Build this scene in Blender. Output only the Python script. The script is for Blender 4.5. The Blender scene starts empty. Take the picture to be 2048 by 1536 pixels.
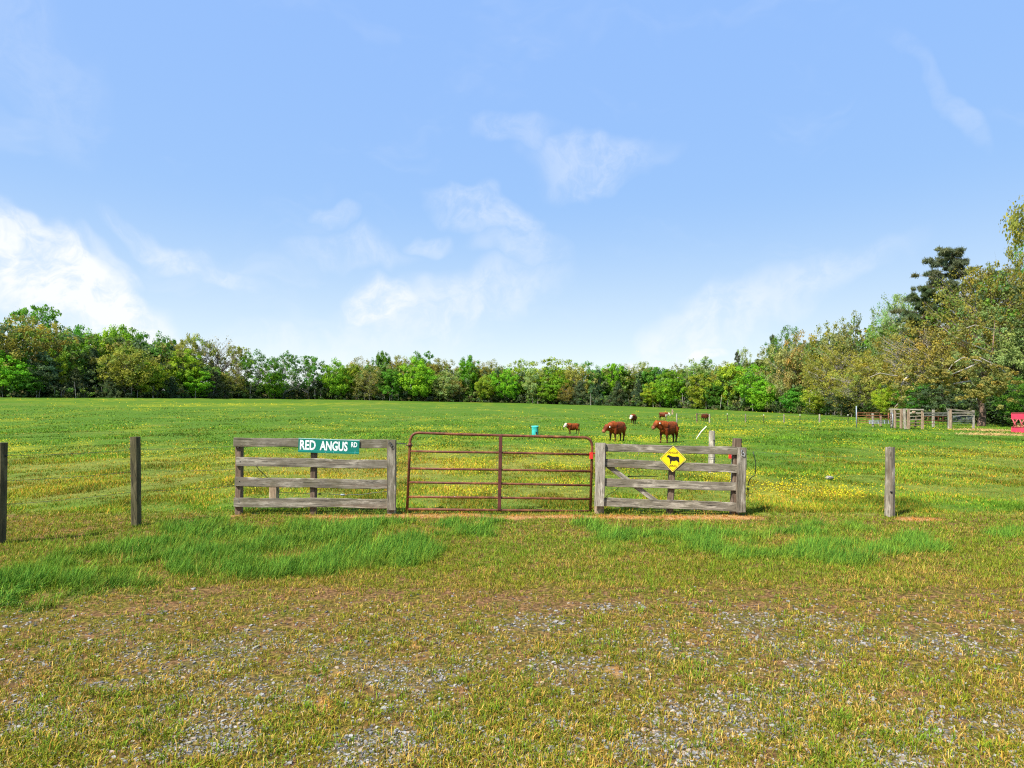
import bpy, bmesh, math, random
import numpy as np
from mathutils import Vector, Matrix, Quaternion

R = math.radians
SC = bpy.context.scene
COL = SC.collection
random.seed(7)
rng = np.random.default_rng(7)

# ------------------------------------------------------------------ camera
F, CX, HY, EYE = 1300.0, 1024.0, 820.0, 1.70      # photo focal length (px), centre, horizon row, eye height
cam_d = bpy.data.cameras.new('camera')
cam = bpy.data.objects.new('camera', cam_d)
COL.objects.link(cam)
cam.location = (0, 0, EYE)
cam.rotation_euler = (R(90), 0, 0)
cam_d.sensor_width = 36.0
cam_d.lens = 36.0 * F / 2048.0
cam_d.shift_y = (HY - 768.0) / 2048.0
cam_d.clip_start = 0.05
cam_d.clip_end = 6000
SC.camera = cam

# ------------------------------------------------------------------ sun + sky
SUNV = Vector((-0.58, -0.52, 0.95)).normalized()
sun_d = bpy.data.lights.new('sun', 'SUN')
sun_d.energy = 3.8
sun_d.angle = R(0.53)
sun_d.color = (1.0, 0.955, 0.88)
sun = bpy.data.objects.new('sun', sun_d)
COL.objects.link(sun)
sun.rotation_euler = SUNV.to_track_quat('Z', 'Y').to_euler()
SKY_STRENGTH = 0.15
EXPOSURE = 1.20
SC.view_settings.view_transform = 'Standard'
SC.view_settings.look = 'None'
SC.view_settings.exposure = EXPOSURE
SC.view_settings.gamma = 1.0
SC.view_settings.use_curve_mapping = False
SC.cycles.use_denoising = False
SC.cycles.max_bounces = 4
SC.cycles.diffuse_bounces = 2
SC.cycles.transmission_bounces = 3
SC.cycles.transparent_max_bounces = 4
SC.cycles.filter_width = 1.2
SC.cycles.use_adaptive_sampling = True
SC.cycles.adaptive_threshold = 0.02


class NT:
    """small helper round a node tree"""
    def __init__(self, tree):
        self.t = tree
        tree.nodes.clear()

    def n(self, kind, ins=None, **props):
        nd = self.t.nodes.new(kind)
        for k, v in props.items():
            setattr(nd, k, v)
        if ins:
            for k, v in ins.items():
                s = nd.inputs[k]
                if isinstance(v, bpy.types.NodeSocket):
                    self.t.links.new(v, s)
                else:
                    s.default_value = v
        return nd

    def math(self, op, a, b=0.0, c=None, clamp=False):
        nd = self.t.nodes.new('ShaderNodeMath')
        nd.operation = op
        nd.use_clamp = clamp
        for i, v in enumerate((a, b) if c is None else (a, b, c)):
            if isinstance(v, bpy.types.NodeSocket):
                self.t.links.new(v, nd.inputs[i])
            else:
                nd.inputs[i].default_value = v
        return nd.outputs[0]

    def vmath(self, op, a, b=(0, 0, 0)):
        nd = self.t.nodes.new('ShaderNodeVectorMath')
        nd.operation = op
        for i, v in enumerate((a, b)):
            if isinstance(v, bpy.types.NodeSocket):
                self.t.links.new(v, nd.inputs[i])
            else:
                nd.inputs[i].default_value = v
        return nd.outputs['Value' if op in ('DOT_PRODUCT', 'LENGTH', 'DISTANCE') else 'Vector']

    def mix(self, fac, a, b, blend='MIX'):
        nd = self.t.nodes.new('ShaderNodeMix')
        nd.data_type = 'RGBA'
        nd.blend_type = blend
        nd.clamp_factor = True
        for s, v in ((nd.inputs[0], fac), (nd.inputs[6], a), (nd.inputs[7], b)):
            if isinstance(v, bpy.types.NodeSocket):
                self.t.links.new(v, s)
            else:
                s.default_value = (*v, 1.0) if isinstance(v, tuple) and len(v) == 3 else v
        return nd.outputs[2]

    def rng(self, v, a, b, c=0.0, d=1.0, smooth=True):
        nd = self.t.nodes.new('ShaderNodeMapRange')
        nd.interpolation_type = 'SMOOTHSTEP' if smooth else 'LINEAR'
        self.t.links.new(v, nd.inputs['Value'])
        for k, x in (('From Min', a), ('From Max', b), ('To Min', c), ('To Max', d)):
            nd.inputs[k].default_value = x
        return nd.outputs[0]

    def noise(self, vec, scale, detail=4, rough=0.55, w=None, dist=0.0):
        nd = self.t.nodes.new('ShaderNodeTexNoise')
        if w is not None:
            nd.noise_dimensions = '4D'
            if isinstance(w, bpy.types.NodeSocket):
                self.t.links.new(w, nd.inputs['W'])
            else:
                nd.inputs['W'].default_value = w
        self.t.links.new(vec, nd.inputs['Vector'])
        nd.inputs['Scale'].default_value = scale
        nd.inputs['Detail'].default_value = detail
        nd.inputs['Roughness'].default_value = rough
        nd.inputs['Distortion'].default_value = dist
        return nd.outputs['Fac']

    def ramp(self, fac, stops):
        nd = self.t.nodes.new('ShaderNodeValToRGB')
        el = nd.color_ramp.elements
        while len(el) < len(stops):
            el.new(0.5)
        for e, (p, c) in zip(el, stops):
            e.position = p
            e.color = (*c, 1.0)
        self.t.links.new(fac, nd.inputs[0])
        return nd.outputs[0]


world = bpy.data.worlds.new('World')
SC.world = world
world.use_nodes = True
world.cycles.sampling_method = 'MANUAL'
world.cycles.sample_map_resolution = 512
W = NT(world.node_tree)
sky = W.n('ShaderNodeTexSky', sky_type='NISHITA', sun_disc=False)
sky.sun_elevation = math.asin(SUNV.z)
sky.sun_rotation = math.atan2(SUNV.x, SUNV.y)
sky.air_density = 1.0
sky.dust_density = 1.0
sky.ozone_density = 1.6
sky.altitude = 200
hsv = W.n('ShaderNodeSeparateColor', {'Color': sky.outputs[0]}, mode='HSV')
hs = W.n('ShaderNodeCombineColor', {0: hsv.outputs[0], 1: W.math('MULTIPLY', hsv.outputs[1], 1.05), 2: W.math('MINIMUM', hsv.outputs[2], 2.85)}, mode='HSV')
tc = W.n('ShaderNodeTexCoord').outputs['Generated']
sep = W.n('ShaderNodeSeparateXYZ', {'Vector': tc})
zc = sep.outputs['Z']


def sky_dir(px, py):
    return Vector(((px - CX) / F, 1.0, (HY - py) / F)).normalized()


warp = W.n('ShaderNodeTexNoise', {'Vector': tc, 'Scale': 7.0, 'Detail': 3.0, 'Roughness': 0.6})
wv = W.vmath('SUBTRACT', warp.outputs['Color'], (0.5, 0.5, 0.5))
wsc = W.n('ShaderNodeVectorMath', {0: wv, 'Scale': 0.13}, operation='SCALE').outputs['Vector']
pv = W.vmath('ADD', tc, wsc)
# soft cloud bodies: direction, half length and half width (photo px), tilt, strength
clouds = [(150, 585, 200, 62, 33, 1.0), (95, 500, 70, 32, 35, .8), (205, 520, 60, 26, 20, .55), 
          (380, 512, 110, 22, 24, .65), (955, 420, 85, 30, 12, .66), (1190, 325, 95, 40, -8, .55),
          (1040, 285, 70, 28, 10, .34), (1040, 490, 70, 36, 20, .42), (900, 612, 170, 52, -10, .60), (775, 605, 50, 40, 0, .72),
          (1420, 650, 140, 50, -28, .60), (1560, 590, 180, 36, -20, .45), (700, 507, 100, 24, -4, .42), 
          (866, 478, 32, 15, 0, .45), (658, 445, 32, 16, 10, .4), (1918, 235, 75, 16, 68, .26), (1850, 140, 70, 14, 50, .13),
          (60, 110, 160, 70, 65, .18), (1262, 722, 26, 12, 0, .9), (1412, 713, 34, 12, 0, .9), (640, 690, 260, 40, -6, .35)]
total = None
for (cx_, cy_, hl, hw, ang, st) in clouds:
    c = sky_dir(cx_, cy_)
    right = c.cross(Vector((0, 0, 1))).normalized()
    up = right.cross(c).normalized()
    k = 1.0 / c.y                       # px -> angular scale at this bearing
    a = R(-ang)
    ax = (right * math.cos(a) + up * math.sin(a)) * (F / hl) * k
    bx = (up * math.cos(a) - right * math.sin(a)) * (F / hw) * k
    dv = W.vmath('SUBTRACT', pv, tuple(c))
    da = W.vmath('DOT_PRODUCT', dv, tuple(ax))
    db = W.vmath('DOT_PRODUCT', dv, tuple(bx))
    rr = W.math('ADD', W.math('MULTIPLY', da, da), W.math('MULTIPLY', db, db))
    m = W.rng(rr, 0.0, 2.6, st if st > .7 else st * .62, 0.0)
    total = m if total is None else W.math('MAXIMUM', total, m)
# cirrus that goes on over the whole sky
stretch = W.n('ShaderNodeMapping', {'Vector': pv, 'Scale': (2.2, 2.2, 6.0), 'Rotation': (0, R(12), 0)}).outputs[0]
cir = W.noise(stretch, 1.7, 4, 0.6)
cirm = W.rng(cir, 0.52, 0.85, 0.0, 0.35)
puff = W.noise(pv, 15.0, 5, 0.68)
tot = W.math('MULTIPLY', total, W.rng(puff, 0.33, 0.66, 0.25, 1.12))
lowhaze = W.rng(zc, 0.0, 0.32, 0.45, 0.0)
tot = W.math('MAXIMUM', tot, W.math('MULTIPLY', cirm, 0.6))
tot = W.math('ADD', tot, lowhaze, clamp=True)
skyc = W.mix(tot, hs.outputs[0], (2.85, 2.95, 3.05))
bg = W.n('ShaderNodeBackground', {'Color': skyc, 'Strength': SKY_STRENGTH})
W.n('ShaderNodeOutputWorld', {'Surface': bg.outputs[0]})


# ------------------------------------------------------------------ noise + terrain
def vnoise(x, y, seed=0):
    x = np.asarray(x, float); y = np.asarray(y, float)
    xi = np.floor(x).astype(np.int64); yi = np.floor(y).astype(np.int64)
    fx = x - xi; fy = y - yi
    fx = fx * fx * (3 - 2 * fx); fy = fy * fy * (3 - 2 * fy)

    def h(a, b):
        n = (a * 374761393 + b * 668265263 + seed * 1442695041) & 0xFFFFFFFF
        n = ((n ^ (n >> 13)) * 1274126177) & 0xFFFFFFFF
        return ((n ^ (n >> 16)) & 0xFFFF) / 65535.0
    return (h(xi, yi) * (1 - fx) + h(xi + 1, yi) * fx) * (1 - fy) + (h(xi, yi + 1) * (1 - fx) + h(xi + 1, yi + 1) * fx) * fy


def fbm(x, y, seed=0, oct=4, gain=0.5):
    s = 0; a = 1; t = 0
    for o in range(oct):
        s = s + a * vnoise(np.asarray(x) * 2 ** o + 17.3 * o, np.asarray(y) * 2 ** o - 9.1 * o, seed + o)
        t += a; a *= gain
    return s / t


def sstep(a, b, v):
    t = np.clip((v - a) / (b - a), 0, 1)
    return t * t * (3 - 2 * t)


E_PX = np.array([-1500, 0, 350, 600, 1024, 1300, 1536, 1700, 1850, 2048, 3000.])
E_D = np.array([110, 140, 165, 200, 205, 190, 150, 100, 80, 69, 55.])
E_PY = np.array([790, 795, 796, 798, 806, 814, 825, 833, 842, 856, 880.])
E_Z = EYE - (E_PY - HY) * E_D / F


def edge_d(px): return np.interp(px, E_PX, E_D)
def edge_z(px): return np.interp(px, E_PX, E_Z)


def ground_z(x, y):
    x = np.asarray(x, float); y = np.asarray(y, float)
    px = CX + F * x / np.maximum(y, 4.0)
    d = edge_d(px); z = edge_z(px)
    t = np.clip((y - 25) / (d - 25), 0, 1.6)
    base = z * np.where(t <= 1, t ** 1.7, 1 + 0.3 * (t - 1))
    base = base + 2.2 * sstep(1.03, 1.25, t)
    bump = (fbm(x * 0.9, y * 0.9, 3, 3) - 0.5) * 0.05 * np.clip(y / 8, 0.3, 1)
    swell = (fbm(x * 0.12, y * 0.12, 5, 2) - 0.5) * 0.12 * sstep(14, 40, y)
    return base + bump + swell


def at(px, py):
    """point of the ground seen at photo pixel (px, py)"""
    ys = np.geomspace(2.5, float(edge_d(px)) * 1.05, 4000)
    xs = (px - CX) / F * ys
    pr = HY + F * (EYE - ground_z(xs, ys)) / ys
    i = int(np.argmax(pr <= py)) if (pr <= py).any() else len(ys) - 1
    return Vector((xs[i], ys[i], float(ground_z(xs[i], ys[i]))))


def P(px, py, d):
    """point seen at photo pixel (px, py) standing d metres away"""
    return Vector(((px - CX) / F * d, d, EYE - (py - HY) * d / F))


def gz(x, y): return float(ground_z(x, y))


# ------------------------------------------------------------------ mesh helpers
def new_mesh(name, verts, faces, smooth=False):
    me = bpy.data.meshes.new(name)
    me.from_pydata([tuple(v) for v in verts], [], [tuple(f) for f in faces])
    me.update()
    me.polygons.foreach_set('use_smooth', np.full(len(me.polygons), smooth, bool))
    return me


def fast_mesh(name, V, T, colour=None, mat=None, smooth=False):
    """V (n,3) float, T (m,3) int triangles, colour (n,3) -> point attribute 'tint'"""
    me = bpy.data.meshes.new(name)
    V = np.ascontiguousarray(V, np.float32); T = np.ascontiguousarray(T, np.int32)
    me.vertices.add(len(V)); me.vertices.foreach_set('co', V.ravel())
    me.loops.add(T.size); me.loops.foreach_set('vertex_index', T.ravel())
    me.polygons.add(len(T))
    me.polygons.foreach_set('loop_start', np.arange(0, T.size, 3, dtype=np.int32))
    me.polygons.foreach_set('loop_total', np.full(len(T), 3, np.int32))
    me.polygons.foreach_set('use_smooth', np.full(len(T), smooth, bool))
    if colour is not None:
        at_ = me.attributes.new('tint', 'FLOAT_COLOR', 'POINT')
        c4 = np.ones((len(V), 4), np.float32); c4[:, :3] = colour
        at_.data.foreach_set('color', c4.ravel())
    me.update(calc_edges=True)
    if mat:
        me.materials.append(mat)
    return me


def link(name, me, parent=None, mat=None, loc=None):
    o = bpy.data.objects.new(name, me)
    COL.objects.link(o)
    if mat is not None:
        me.materials.append(mat)
    if parent is not None:
        o.parent = parent
    if loc is not None:
        o.location = loc
    return o


def tag(o, label=None, cat=None, group=None, kind=None):
    if label: o['label'] = label
    if cat: o['category'] = cat
    if group: o['group'] = group
    if kind: o['kind'] = kind
    return o


def empty(name, loc, label, cat, group=None):
    o = bpy.data.objects.new(name, None)
    COL.objects.link(o)
    o.location = loc
    o.empty_display_size = 0.2
    return tag(o, label, cat, group)


class MB:
    def __init__(self):
        self.v = []; self.f = []

    def box(self, c, s, M=None):
        i = len(self.v)
        for dx in (-.5, .5):
            for dy in (-.5, .5):
                for dz in (-.5, .5):
                    p = Vector((dx * s[0], dy * s[1], dz * s[2]))
                    if M is not None: p = M @ p
                    self.v.append(p + Vector(c))
        for q in ((0, 1, 3, 2), (4, 6, 7, 5), (0, 4, 5, 1), (2, 3, 7, 6), (0, 2, 6, 4), (1, 5, 7, 3)):
            self.f.append([i + k for k in q])
        return self

    def tube(self, pts, rad, n=8, caps=True, squash=1.0):
        pts = [Vector(p) for p in pts]
        rads = rad if isinstance(rad, (list, tuple)) else [rad] * len(pts)
        base = len(self.v)
        prev = None
        for k, p in enumerate(pts):
            t = (pts[min(k + 1, len(pts) - 1)] - pts[max(k - 1, 0)])
            t = t.normalized() if t.length > 1e-9 else Vector((0, 0, 1))
            if prev is None:
                a = t.orthogonal().normalized()
            else:
                a = (prev - t * prev.dot(t))
                a = a.normalized() if a.length > 1e-6 else t.orthogonal().normalized()
            prev = a
            b = t.cross(a)
            for j in range(n):
                th = 2 * math.pi * j / n
                self.v.append(p + (a * math.cos(th) + b * math.sin(th) * squash) * rads[k])
        for k in range(len(pts) - 1):
            for j in range(n):
                a0 = base + k * n + j; a1 = base + k * n + (j + 1) % n
                self.f.append([a0, a1, a1 + n, a0 + n])
        if caps:
            self.f.append([base + j for j in reversed(range(n))])
            self.f.append([base + (len(pts) - 1) * n + j for j in range(n)])
        return self

    def build(self, name, mat, parent=None, smooth=False, origin=None):
        v = self.v
        if origin is not None:
            v = [Vector(p) - Vector(origin) for p in v]
        o = link(name, new_mesh(name, v, self.f, smooth), parent, mat)
        if origin is not None:
            o.location = origin
        return o


# ------------------------------------------------------------------ materials
MATS = {}


def material(name):
    m = bpy.data.materials.new(name)
    m.use_nodes = True
    MATS[name] = m
    return m, NT(m.node_tree)


def finish(N, shader, disp=None):
    ins = {'Surface': shader}
    N.n('ShaderNodeOutputMaterial', ins)


def bump(N, h, strength, dist=0.01):
    return N.n('ShaderNodeBump', {'Height': h, 'Strength': strength, 'Distance': dist}).outputs[0]


def plain(name, col, rough=0.6, metal=0.0, var=0.25, scale=14.0, dirt=None, spec=0.4):
    m, N = material(name)
    tc = N.n('ShaderNodeTexCoord').outputs['Object']
    rnd = N.n('ShaderNodeObjectInfo').outputs['Random']
    n1 = N.noise(tc, scale, 5, 0.6, w=N.math('MULTIPLY', rnd, 20.0))
    lo = tuple(c * (1 - var) for c in col); hi = tuple(min(1, c * (1 + var)) for c in col)
    c = N.mix(N.rng(n1, 0.3, 0.7), lo, hi)
    if dirt:
        n2 = N.noise(tc, scale * 0.35, 5, 0.65, w=3.0)
        c = N.mix(N.rng(n2, 0.55, 0.72, 0, 0.8), c, dirt)
    b = N.n('ShaderNodeBsdfPrincipled', {'Base Color': c, 'Roughness': rough, 'Metallic': metal, 'Specular IOR Level': spec, 'Normal': bump(N, n1, 0.25, 0.004)})
    finish(N, b.outputs[0])
    return m


def wood(name, dark, mid, light, algae=0.35, rust=0.0):
    """weathered timber; grain runs along the piece's own X"""
    m, N = material(name)
    tc = N.n('ShaderNodeTexCoord').outputs['Object']
    rnd = N.math('MULTIPLY', N.n('ShaderNodeObjectInfo').outputs['Random'], 37.0)
    st = N.n('ShaderNodeMapping', {'Vector': tc, 'Scale': (1.6, 26.0, 26.0)}).outputs[0]
    g1 = N.noise(st, 1.0, 6, 0.62, w=rnd, dist=0.4)
    st2 = N.n('ShaderNodeMapping', {'Vector': tc, 'Scale': (3.0, 90.0, 90.0)}).outputs[0]
    g2 = N.noise(st2, 1.0, 4, 0.6, w=rnd)
    blot = N.noise(N.n('ShaderNodeMapping', {'Vector': tc, 'Scale': (3.4, 13.0, 13.0)}).outputs[0], 1.0, 6, 0.7, w=rnd)
    gg = N.math('ADD', N.math('MULTIPLY', g1, 0.55), N.math('MULTIPLY', g2, 0.45))
    c = N.ramp(gg, [(0.36, dark), (0.46, mid), (0.53, mid), (0.62, light)])
    c = N.mix(N.rng(blot, 0.50, 0.66, 0, 0.7), c, tuple(x * 1.35 for x in light))
    c = N.mix(N.rng(blot, 0.46, 0.34, 0, 0.6), c, dark)
    al = N.noise(tc, 2.1, 4, 0.65, w=N.math('ADD', rnd, 5.0))
    c = N.mix(N.rng(al, 0.46, 0.64, 0, algae), c, (0.085, 0.08, 0.035))
    br = N.noise(st, 0.5, 3, 0.6, w=N.math('ADD', rnd, 11.0))
    c = N.mix(N.rng(br, 0.56, 0.7, 0, 0.5), c, (0.16, 0.10, 0.065))
    crack = N.rng(g2, 0.35, 0.42, 0.8, 0.0)
    c = N.mix(crack, c, (0.03, 0.026, 0.022))
    kn = N.n('ShaderNodeTexVoronoi', {'Vector': N.n('ShaderNodeMapping', {'Vector': tc, 'Scale': (2.0, 4.5, 4.5)}).outputs[0], 'Scale': 1.0, 'W': rnd}, voronoi_dimensions='4D')
    c = N.mix(N.rng(kn.outputs['Distance'], 0.05, 0.12, 0.85, 0.0), c, (0.035, 0.026, 0.02))
    h = N.math('SUBTRACT', gg, N.math('MULTIPLY', crack, 0.6))
    b = N.n('ShaderNodeBsdfPrincipled', {'Base Color': c, 'Roughness': 0.92, 'Specular IOR Level': 0.15, 'Normal': bump(N, h, 0.7, 0.006)})
    finish(N, b.outputs[0])
    return m


M_WOOD = wood('weathered_grey_timber', (0.05, 0.043, 0.032), (0.18, 0.157, 0.118), (0.39, 0.35, 0.28), 0.45)
M_WOODPALE = wood('bleached_timber', (0.09, 0.08, 0.065), (0.30, 0.265, 0.21), (0.50, 0.46, 0.38), 0.15)
M_WOODGREEN = wood('treated_timber', (0.03, 0.028, 0.017), (0.075, 0.066, 0.035), (0.13, 0.115, 0.06), 0.6)
M_WOODBROWN = wood('brown_timber', (0.055, 0.035, 0.024), (0.14, 0.095, 0.065), (0.24, 0.18, 0.13), 0.12)
M_WOODORANGE = wood('tan_timber', (0.12, 0.08, 0.05), (0.30, 0.21, 0.14), (0.42, 0.33, 0.24), 0.05)
M_SOIL_STAIN = plain('red_clay_stained_wood', (0.34, 0.17, 0.08), 0.95, var=0.3)


def rusty_tube():
    m, N = material('rusty_red_oxide_tube')
    tc = N.n('ShaderNodeTexCoord').outputs['Object']
    n1 = N.noise(tc, 9, 6, 0.65)
    n2 = N.noise(tc, 55, 3, 0.6)
    c = N.ramp(n1, [(0.3, (0.075, 0.022, 0.012)), (0.46, (0.12, 0.036, 0.017)), (0.60, (0.21, 0.075, 0.026)), (0.74, (0.33, 0.145, 0.045))])
    c = N.mix(N.rng(n2, 0.5, 0.75, 0, 0.5), c, (0.055, 0.018, 0.014))
    v = N.n('ShaderNodeTexVoronoi', {'Vector': tc, 'Scale': 5.5})
    c = N.mix(N.rng(v.outputs['Distance'], 0.05, 0.085, 0.85, 0.0), c, (0.75, 0.72, 0.68))     # bird droppings
    b = N.n('ShaderNodeBsdfPrincipled', {'Base Color': c, 'Roughness': 0.62, 'Specular IOR Level': 0.35, 'Normal': bump(N, n2, 0.3, 0.003)})
    finish(N, b.outputs[0])
    return m


M_RUST = rusty_tube()
M_RUSTDARK = plain('dark_red_oxide_steel', (0.085, 0.022, 0.016), 0.6, var=0.4)
M_RUSTORANGE = plain('orange_rust_steel', (0.26, 0.10, 0.035), 0.7, var=0.45, dirt=(0.12, 0.035, 0.02))
M_GALV = plain('galvanised_steel', (0.26, 0.28, 0.30), 0.55, 0.3, var=0.3)
M_GREYSTEEL = plain('painted_blue_grey_steel', (0.26, 0.31, 0.36), 0.55, 0.1, var=0.2)
M_BLACK = plain('black_rubber', (0.012, 0.012, 0.013), 0.5, var=0.3)
M_WIRE = plain('dull_steel_wire', (0.10, 0.10, 0.10), 0.55, 0.5, var=0.3)
M_RED = plain('red_plastic', (0.62, 0.035, 0.025), 0.4, var=0.12)
M_REDPAINT = plain('faded_red_feeder_paint', (0.60, 0.03, 0.075), 0.55, var=0.22, scale=4, dirt=(0.42, 0.08, 0.09))
M_PINK = plain('pinkish_faded_red_tube', (0.55, 0.10, 0.11), 0.5, var=0.2)
M_SIGNGREEN = plain('green_sign_sheeting', (0.005, 0.17, 0.125), 0.45, var=0.08, scale=3, spec=0.35)
M_SIGNWHITE = plain('white_sign_sheeting', (0.80, 0.84, 0.83), 0.45, var=0.05)
M_SIGNPALE = plain('worn_sign_edge', (0.42, 0.66, 0.60), 0.55, var=0.1)
M_SIGNYELLOW = plain('yellow_sign_sheeting', (0.84, 0.62, 0.006), 0.42, var=0.05, scale=3)
M_SIGNBLACK = plain('black_sign_print', (0.012, 0.010, 0.012), 0.5, var=0.1)
M_SIGNRIM = plain('pale_yellow_sign_rim', (0.86, 0.74, 0.16), 0.4, var=0.05)
M_TEAL = plain('teal_plastic', (0.045, 0.47, 0.43), 0.5, var=0.25, scale=6, dirt=(0.02, 0.18, 0.15))
M_WHITE = plain('white_plastic', (0.78, 0.77, 0.68), 0.5, var=0.08)
M_STRAW = plain('hay', (0.55, 0.36, 0.14), 0.95, var=0.35, scale=30)
M_STONE = plain('pale_stone', (0.24, 0.23, 0.21), 0.9, var=0.3, scale=20)


def tint_material(name, trans=0.25, rough=0.75, objcol=False, spec=0.15, var=0.0):
    m, N = material(name)
    c = N.n('ShaderNodeAttribute', attribute_name='tint').outputs['Color']
    if objcol:
        c = N.mix(1.0, c, N.n('ShaderNodeObjectInfo').outputs['Color'], 'MULTIPLY')
    b = N.n('ShaderNodeBsdfPrincipled', {'Base Color': c, 'Roughness': rough, 'Specular IOR Level': spec})
    s = b.outputs[0]
    if trans > 0:
        t = N.n('ShaderNodeBsdfTranslucent', {'Color': N.mix(1.0, c, (1.25, 1.3, 0.7), 'MULTIPLY')})
        s = N.n('ShaderNodeMixShader', {0: trans, 1: b.outputs[0], 2: t.outputs[0]}).outputs[0]
    finish(N, s)
    return m


M_GRASS = tint_material('grass_blades', 0.16, 0.75)
M_LEAF = tint_material('tree_leaves', 0.36, 0.7, objcol=True, spec=0.08)
M_FLOWER = tint_material('yellow_petals', 0.25, 0.6)
M_GRAVEL = tint_material('crushed_stone', 0.0, 0.9)
M_BARK = plain('grey_brown_bark', (0.12, 0.095, 0.075), 0.95, var=0.45, scale=3.0)
M_BARKPALE = plain('pale_grey_bark', (0.36, 0.32, 0.28), 0.9, var=0.35, scale=2.0)
M_BARKBROWN = plain('mottled_brown_bark', (0.17, 0.105, 0.075), 0.95, var=0.6, scale=2.2, dirt=(0.34, 0.28, 0.22))

# ------------------------------------------------------------------ ground cover masks (all in world metres)
LUSH = [(60, 1180, 120, 40), (20, 1215, 90, 30), (250, 1180, 75, 20), (360, 1150, 80, 26), (110, 1118, 90, 16), (430, 1062, 150, 24), (560, 1090, 120, 26),
        (690, 1058, 180, 30), (840, 1100, 110, 28), (470, 1140, 90, 22), (640, 1125, 110, 20), (880, 1064, 80, 20), (1275, 1075, 110, 30), (1190, 1052, 60, 14),
        (1400, 1062, 110, 20), (1470, 1112, 70, 20), (1640, 1062, 120, 16), (1810, 1082, 70, 14), (950, 1048, 70, 10), (1700, 1110, 200, 22), (1990, 1075, 60, 14), (350, 1105, 220, 26), (700, 1095, 260, 30), (160, 1160, 160, 30), (560, 1150, 160, 22), (1350, 1085, 200, 30), (1000, 1060, 90, 12)]
SOILP = [(700, 1185, 80, 14), (1240, 1115, 70, 10), (1160, 1090, 36, 22), (1000, 1180, 100, 14), (1180, 1200, 170, 14), (1420, 1110, 60, 8), (640, 1250, 60, 10),
         (1650, 1330, 130, 16), (1560, 1345, 60, 22), (350, 1215, 120, 12), (450, 1190, 80, 10), (1500, 1205, 160, 12), (280, 1060, 60, 10), (120, 1075, 90, 14), (1990, 1165, 120, 12)]
GRAVP = [(170, 1308, 70, 12), (1050, 1240, 70, 22), (1230, 1198, 110, 14), (880, 1330, 160, 40), (470, 1340, 60, 14), (760, 1470, 160, 45), (1080, 1430, 110, 30), (60, 1430, 90, 50),
         (1560, 1230, 130, 18), (1640, 1300, 120, 30), (1500, 1440, 150, 45), (1880, 1290, 110, 24), (250, 1380, 90, 20), (350, 1480, 120, 40), (1350, 1490, 160, 40), (1780, 1500, 160, 40), (1120, 1330, 80, 20), (640, 1300, 60, 12), (960, 1500, 90, 30), (1700, 1195, 40, 8)]
ORANGE = [(660, 1430, 1, 1), (1275, 1358, 30, 16), (640, 1388, 28, 10), (725, 1340, 18, 8), (850, 1274, 10, 6)]


def blobs(px, py, lst):
    s = np.zeros_like(px)
    for cx, cy, rx, ry in lst:
        s = np.maximum(s, np.exp(-(((px - cx) / rx) ** 2 + ((py - cy) / ry) ** 2) * 0.9))
    return s


def cover(x, y):
    """lush, gravel, soil, straw-orange amounts and 'yellow' flower amount"""
    x = np.asarray(x, float); y = np.asarray(y, float)
    ys = np.maximum(y, 2.2)
    px = CX + F * x / ys; py = HY + F * EYE / ys
    w1 = fbm(x * 1.1, y * 1.1, 21, 4) - 0.5; w2 = fbm(x * 1.1 + 40, y * 1.1, 22, 4) - 0.5
    qx = px + w1 * 1100 / ys * 1.0 * 0.9; qy = py + w2 * 420 / ys
    front = sstep(1030, 1040, py)
    n1 = fbm(x * 1.6, y * 1.6, 31, 5, 0.6)
    n2 = fbm(x * 3.1, y * 3.1, 33, 4, 0.6)
    lush = blobs(qx, qy, LUSH) * front
    lush = sstep(0.20, 0.90, lush * 1.05 + (n1 - 0.5) * 0.8 + (n2 - 0.5) * 0.7) * front
    gfront = sstep(1195, 1300, py)
    grav = sstep(0.42, 0.72, blobs(qx, qy, GRAVP) * 0.75 + (n2 - 0.5) * 1.1 + gfront * 0.22) * sstep(1170, 1230, py)
    grav = np.maximum(grav * 0.60, sstep(0.44, 0.70, n2) * gfront * 0.48)
    soil = 0.7 * sstep(0.45, 0.8, blobs(qx, qy, SOILP) + (n1 - 0.5) * 0.7)
    # sprayed-out strip below the rails and gate, and round the lone post
    strip = np.exp(-((y - (10.36 - 0.012 * x) + 0.5 * w1) / (0.13 + 0.22 * n1)) ** 2) * sstep(-4.9, -1.9, x) * sstep(4.3, 3.7, x)
    strip = np.maximum(strip, np.exp(-(((x - 6.25) / 0.45) ** 2 + ((y - 10.05) / 0.28) ** 2)))
    strip = np.maximum(strip, 0.6 * np.exp(-(((x + 4.5) / 0.4) ** 2 + ((y - 10.4) / 0.2) ** 2)))
    org = np.maximum(sstep(0.3, 0.75, strip * (0.35 + 1.2 * n2)), 0.6 * sstep(0.35, 0.85, blobs(qx, qy, ORANGE) * (0.5 + n2)))
    tuft = fbm(x * 5.5, y * 4.0, 37, 3, 0.6)
    clumpn = fbm(x * 2.3, y * 1.7, 39, 3, 0.55)
    lush = lush * sstep(0.33, 0.56, clumpn + 0.16 * (lush - 0.4))
    lush = lush * (0.12 + 0.88 * sstep(0.36, 0.58, tuft + 0.30 * (lush - 0.5)))
    return lush, grav, soil, org


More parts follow.
